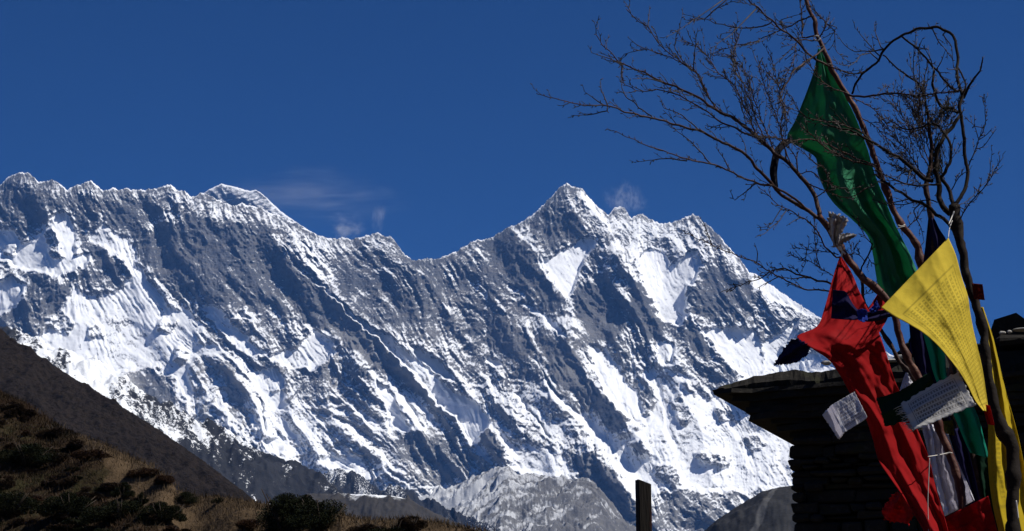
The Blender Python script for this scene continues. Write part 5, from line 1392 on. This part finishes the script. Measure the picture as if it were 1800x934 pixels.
sheet("prayer_flag", "small red scrap beside the dark trunk at the foot of the yellow flag", C_RED, [(1730, 710), (1731, 728), (1736, 746)], [(1740, 714), (1744, 730), (1748, 748)], (6.38, 6.4), .02, [(.006, 1, 0, 0, 0, 1)], 8, 12, 24)
# navy, green and teal behind the yellow
sheet("prayer_flag", "navy flag hanging from the thin sapling above the yellow flag", C_NAVY, [(1632, 384), (1628, 420), (1623, 460), (1616, 500), (1606, 560), (1598, 620)], [(1642, 384), (1652, 404), (1664, 424), (1672, 460), (1660, 560), (1640, 640)], (7.12, 7.14), .06, [(.02, 1.4, .2, .4, 0, 1)], 26, 60, 25)
sheet("prayer_flag", "navy cloth low behind the yellow flag beside the green hanging one", C_NAVY, [(1598, 566), (1602, 610), (1612, 650), (1630, 690), (1650, 740)], [(1630, 575), (1640, 620), (1645, 660), (1665, 720), (1690, 800)], (7.0, 7.05), .02, [(.02, 1.5, .2, .3, 0, 1)], 22, 50, 26)
sheet("prayer_flag", "green and teal flag hanging between the yellow flag and the frayed white one", C_TEAL, [(1618, 570), (1632, 620), (1644, 665), (1672, 720), (1696, 776), (1706, 796)], [(1640, 572), (1660, 622), (1668, 672), (1712, 716), (1732, 780), (1738, 806)], (6.9, 6.95), .1, [(.022, 1.4, .45, .4, 0, 1)], 24, 60, 27)
sheet("prayer_flag", "dark green cloth below the teal one behind the red pole", C_DGRN, [(1694, 784), (1704, 830), (1714, 880), (1722, 940)], [(1738, 800), (1742, 836), (1746, 880), (1760, 940)], (7.1, 7.1), .05, [(.02, 1.5, .1, .3, 0, 1)], 18, 40, 28)
sheet("prayer_flag", "navy cloth between the white cloth and the red pole at bottom", C_NAVY, [(1664, 760), (1676, 800), (1694, 850), (1710, 900)], [(1690, 750), (1704, 800), (1716, 850), (1726, 900)], (7.05, 7.05), .02, [(.02, 1.5, .2, .3, 0, 1)], 16, 40, 29)
# white cloths
sheet("prayer_flag", "plain white cloth hanging behind the stem of the bare tree at bottom", C_WHITE2, [(1618, 742), (1630, 790), (1642, 842), (1652, 876), (1661, 908)], [(1664, 752), (1678, 798), (1694, 836), (1704, 858), (1713, 880)], (7.0, 6.98), .06, [(.03, 2.4, .1, .6, 0, 1)], 34, 60, 30, wr=.025)
sheet("prayer_flag", "small white corner of cloth peeping out right of the red streamer", C_WHITE2, [(1592, 655), (1586, 672), (1580, 692)], [(1596, 656), (1604, 672), (1612, 694)], (7.02, 7.0), .02, [(.01, 1, .2, .2, 0, 1)], 12, 18, 31)
dg = sheet("prayer_flag", "dark green flag blown sideways under the frayed white printed one", C_DGRN, [(1541, 700), (1562, 694), (1584, 686), (1610, 670), (1634, 654)], [(1556, 750), (1574, 746), (1594, 738), (1620, 722), (1650, 700)], (6.3, 6.32), .0, [(.014, 1.4, .2, .4, 0, 1)], 22, 44, 32, ragged=2, wr=.006)
fw = sheet("prayer_flag", "frayed white printed flag blown across the red streamer and yellow flag", C_CREAM, [(1584, 712), (1610, 694), (1644, 674), (1684, 654)], [(1606, 756), (1640, 742), (1676, 728), (1715, 712)], (6.2, 6.2), .03, [(.007, 1.6, .3, .2, 0, 1)], 40, 60, 33, ragged=2.5, wr=.0035)
bm = bmesh.new()
for i in range(46):                                    # loose threads of the torn edge
    f = tr.random(); x0, y0 = 1584 + (1606 - 1584) * f, 712 + (756 - 712) * f
    if i > 32: x0, y0 = 1606 + (1640 - 1606) * tr.random(), 752
    d = 6.2; q = [at(x0 + 2, y0, d), at(x0 - tr.uniform(2, 7), y0 + tr.uniform(-1, 4), d - .01), at(x0 - tr.uniform(6, 15), y0 + tr.uniform(-2, 8), d + tr.uniform(-.02, .02))]
    tube_bm(bm, np.array(q) - np.array(fw.location), rad(1.2, d), rad(.5, d), 4)
bm_obj("loose_thread", bm, C_CREAM, fw)
sw = sheet("prayer_flag", "small white printed flag in front of the shrine left of the red streamer", C_WHITE, [(1462, 712), (1500, 690), (1502, 689)], [(1482, 762), (1520, 738), (1524, 732)], (6.5, 6.48), .05, [(.006, 1, .2, .2, 0, 1)], 40, 60, 34, wr=.002, ragged=.5)
sheet("folded_edge", None, C_WHITE2, [(1446, 730), (1452, 722), (1463, 711)], [(1472, 770), (1476, 772), (1483, 762)], (6.6, 6.56, 6.5), .0, [(.006, 1, .2, .2, 0, 1)], 14, 16, 35, parent=sw, ragged=2, wr=.004)
sheet("prayer_flag", "scrap of faded yellow cloth below the frayed white flag", C_OLIVE, [(1642, 744), (1650, 752), (1662, 762)], [(1674, 738), (1676, 750), (1678, 766)], (6.9, 6.85), .04, [(.014, 1.3, .2, .3, 0, 1)], 16, 22, 36)
# scarf
kh = sheet("scarf", "white offering scarf tied on the bare tree above the red streamer", C_KHATA, [(1457, 372), (1456, 388), (1458, 404), (1462, 420), (1466, 434)], [(1492, 384), (1486, 396), (1481, 408), (1478, 420), (1476, 432)], (6.72, 6.8), .05, [(.03, 2.0, .2, .4, 0, 1)], 24, 40, 37, "scarf", ragged=4, wr=.02)
sheet("scarf_end", None, C_KHATA, [(1476, 412), (1490, 410), (1506, 412)], [(1478, 430), (1490, 424), (1504, 416)], (6.78, 6.74), .02, [(.015, 1.4, .2, .3, 0, 1)], 12, 20, 38, parent=kh, ragged=2)
cord(kh, [(1470, 428), (1476, 436), (1474, 440)], [6.78], 3.2, "knot")
tk = Tree  # trees keep their own ties
cord(T1.e, [(1662, 800), (1668, 796), (1674, 797)], [6.7], 2.4); cord(T2.e, [(1696, 796), (1702, 799), (1708, 796)], [7.12], 4.0); cord(T2.e, [(1699, 802), (1704, 804), (1709, 800)], [7.12], 4.0)
cord(T3.e, [(1786, 880), (1788, 896), (1790, 912)], [6.43], 3.0)

# ================================================================== CLOUDS beyond the mountains
def cloud(label, px, py, wpx, hpx, dens, fr, seed, stretch=(1, 1, 1)):
    D = 27000.0
    c = at(px, py, D); k = D / FPX
    t = NT("thin_cloud_vapour")
    mp = t.co(scale=stretch)
    sep = t.co('Object')
    # unit sphere shape: fade to the rim, broken by noise
    ln = t.n("VectorMath", operation='LENGTH', n_0=sep).outputs['Value']
    big = t.n("TexNoise", noise_dimensions='4D', n_0=sep)
    big.inputs['W'].default_value = seed + 5; big.inputs['Scale'].default_value = 1.3; big.inputs['Detail'].default_value = 3
    fall = t.math('MULTIPLY', t.math('SUBTRACT', 1.0, t.step(t.math('ADD', ln, t.math('MULTIPLY', t.math('SUBTRACT', big.outputs[0], .5), 2.2)), .1, .8)), t.math('SUBTRACT', 1.0, t.step(ln, .6, .99)))
    nz = t.n("TexNoise", noise_dimensions='4D', n_0=mp)
    nz.inputs['W'].default_value = seed; nz.inputs['Scale'].default_value = fr; nz.inputs['Detail'].default_value = 5; nz.inputs['Roughness'].default_value = .62; nz.inputs['Distortion'].default_value = .7
    q = t.step(nz.outputs[0], .42, .78)
    den = t.math('MULTIPLY', t.math('MULTIPLY', q, fall), dens)
    pv = t.t.nodes.new("ShaderNodeVolumePrincipled"); pv.inputs['Color'].default_value = (1, 1, 1, 1); pv.inputs['Anisotropy'].default_value = .2
    t.put(pv.inputs['Density'], den)
    t.t.links.new(pv.outputs[0], t.out.inputs['Volume'])
    bm = bmesh.new(); bmesh.ops.create_icosphere(bm, subdivisions=3, radius=1)
    o = bm_obj("cloud", bm, t.m)
    o.location = c; o.scale = (wpx * k / 2, min(wpx, hpx) * k * .6, hpx * k / 2)
    setp(o, label, "cloud")
cloud("small white wisp of cloud over the saddle just left of the notch", 606, 398, 100, 70, .0062, 2.2, 1.3)
cloud("thin upright wisp of cloud right of the small white wisp", 668, 384, 50, 80, .0034, 2.0, 4.1, (1, 1, .6))
cloud("wide faint veil of cloud streaming off the far summit", 560, 350, 420, 170, .0010, 1.7, 7.7, (.7, 1, 1.6))
cloud("feathery wisp of cloud right of the highest pointed peak", 1098, 350, 110, 90, .0038, 3.4, 2.9, (1.6, 1, .7))
# ================================================================== HAZE
HAZE_TOP = float(max(P2[..., 2].max(), PMAX)) + 25.0
hz = NT("mountain_air")
pv = hz.t.nodes.new("ShaderNodeVolumePrincipled")
pv.inputs['Color'].default_value = (0.15, 0.39, 0.98, 1)
pv.inputs['Density'].default_value = 2.0e-5
pv.inputs['Anisotropy'].default_value = 0.0
hz.t.links.new(pv.outputs[0], hz.out.inputs['Volume'])
bm = bmesh.new()
bmesh.ops.create_cube(bm, size=1.0)
for v in bm.verts:
    v.co = (v.co.x * 40200, (-12100 if v.co.y < 0 else 22100), (-1.0 if v.co.z < 0 else HAZE_TOP))
me = bpy.data.meshes.new("haze"); bm.to_mesh(me); bm.free()
ho = setp(link("haze", me, hz.m), kind='stuff')
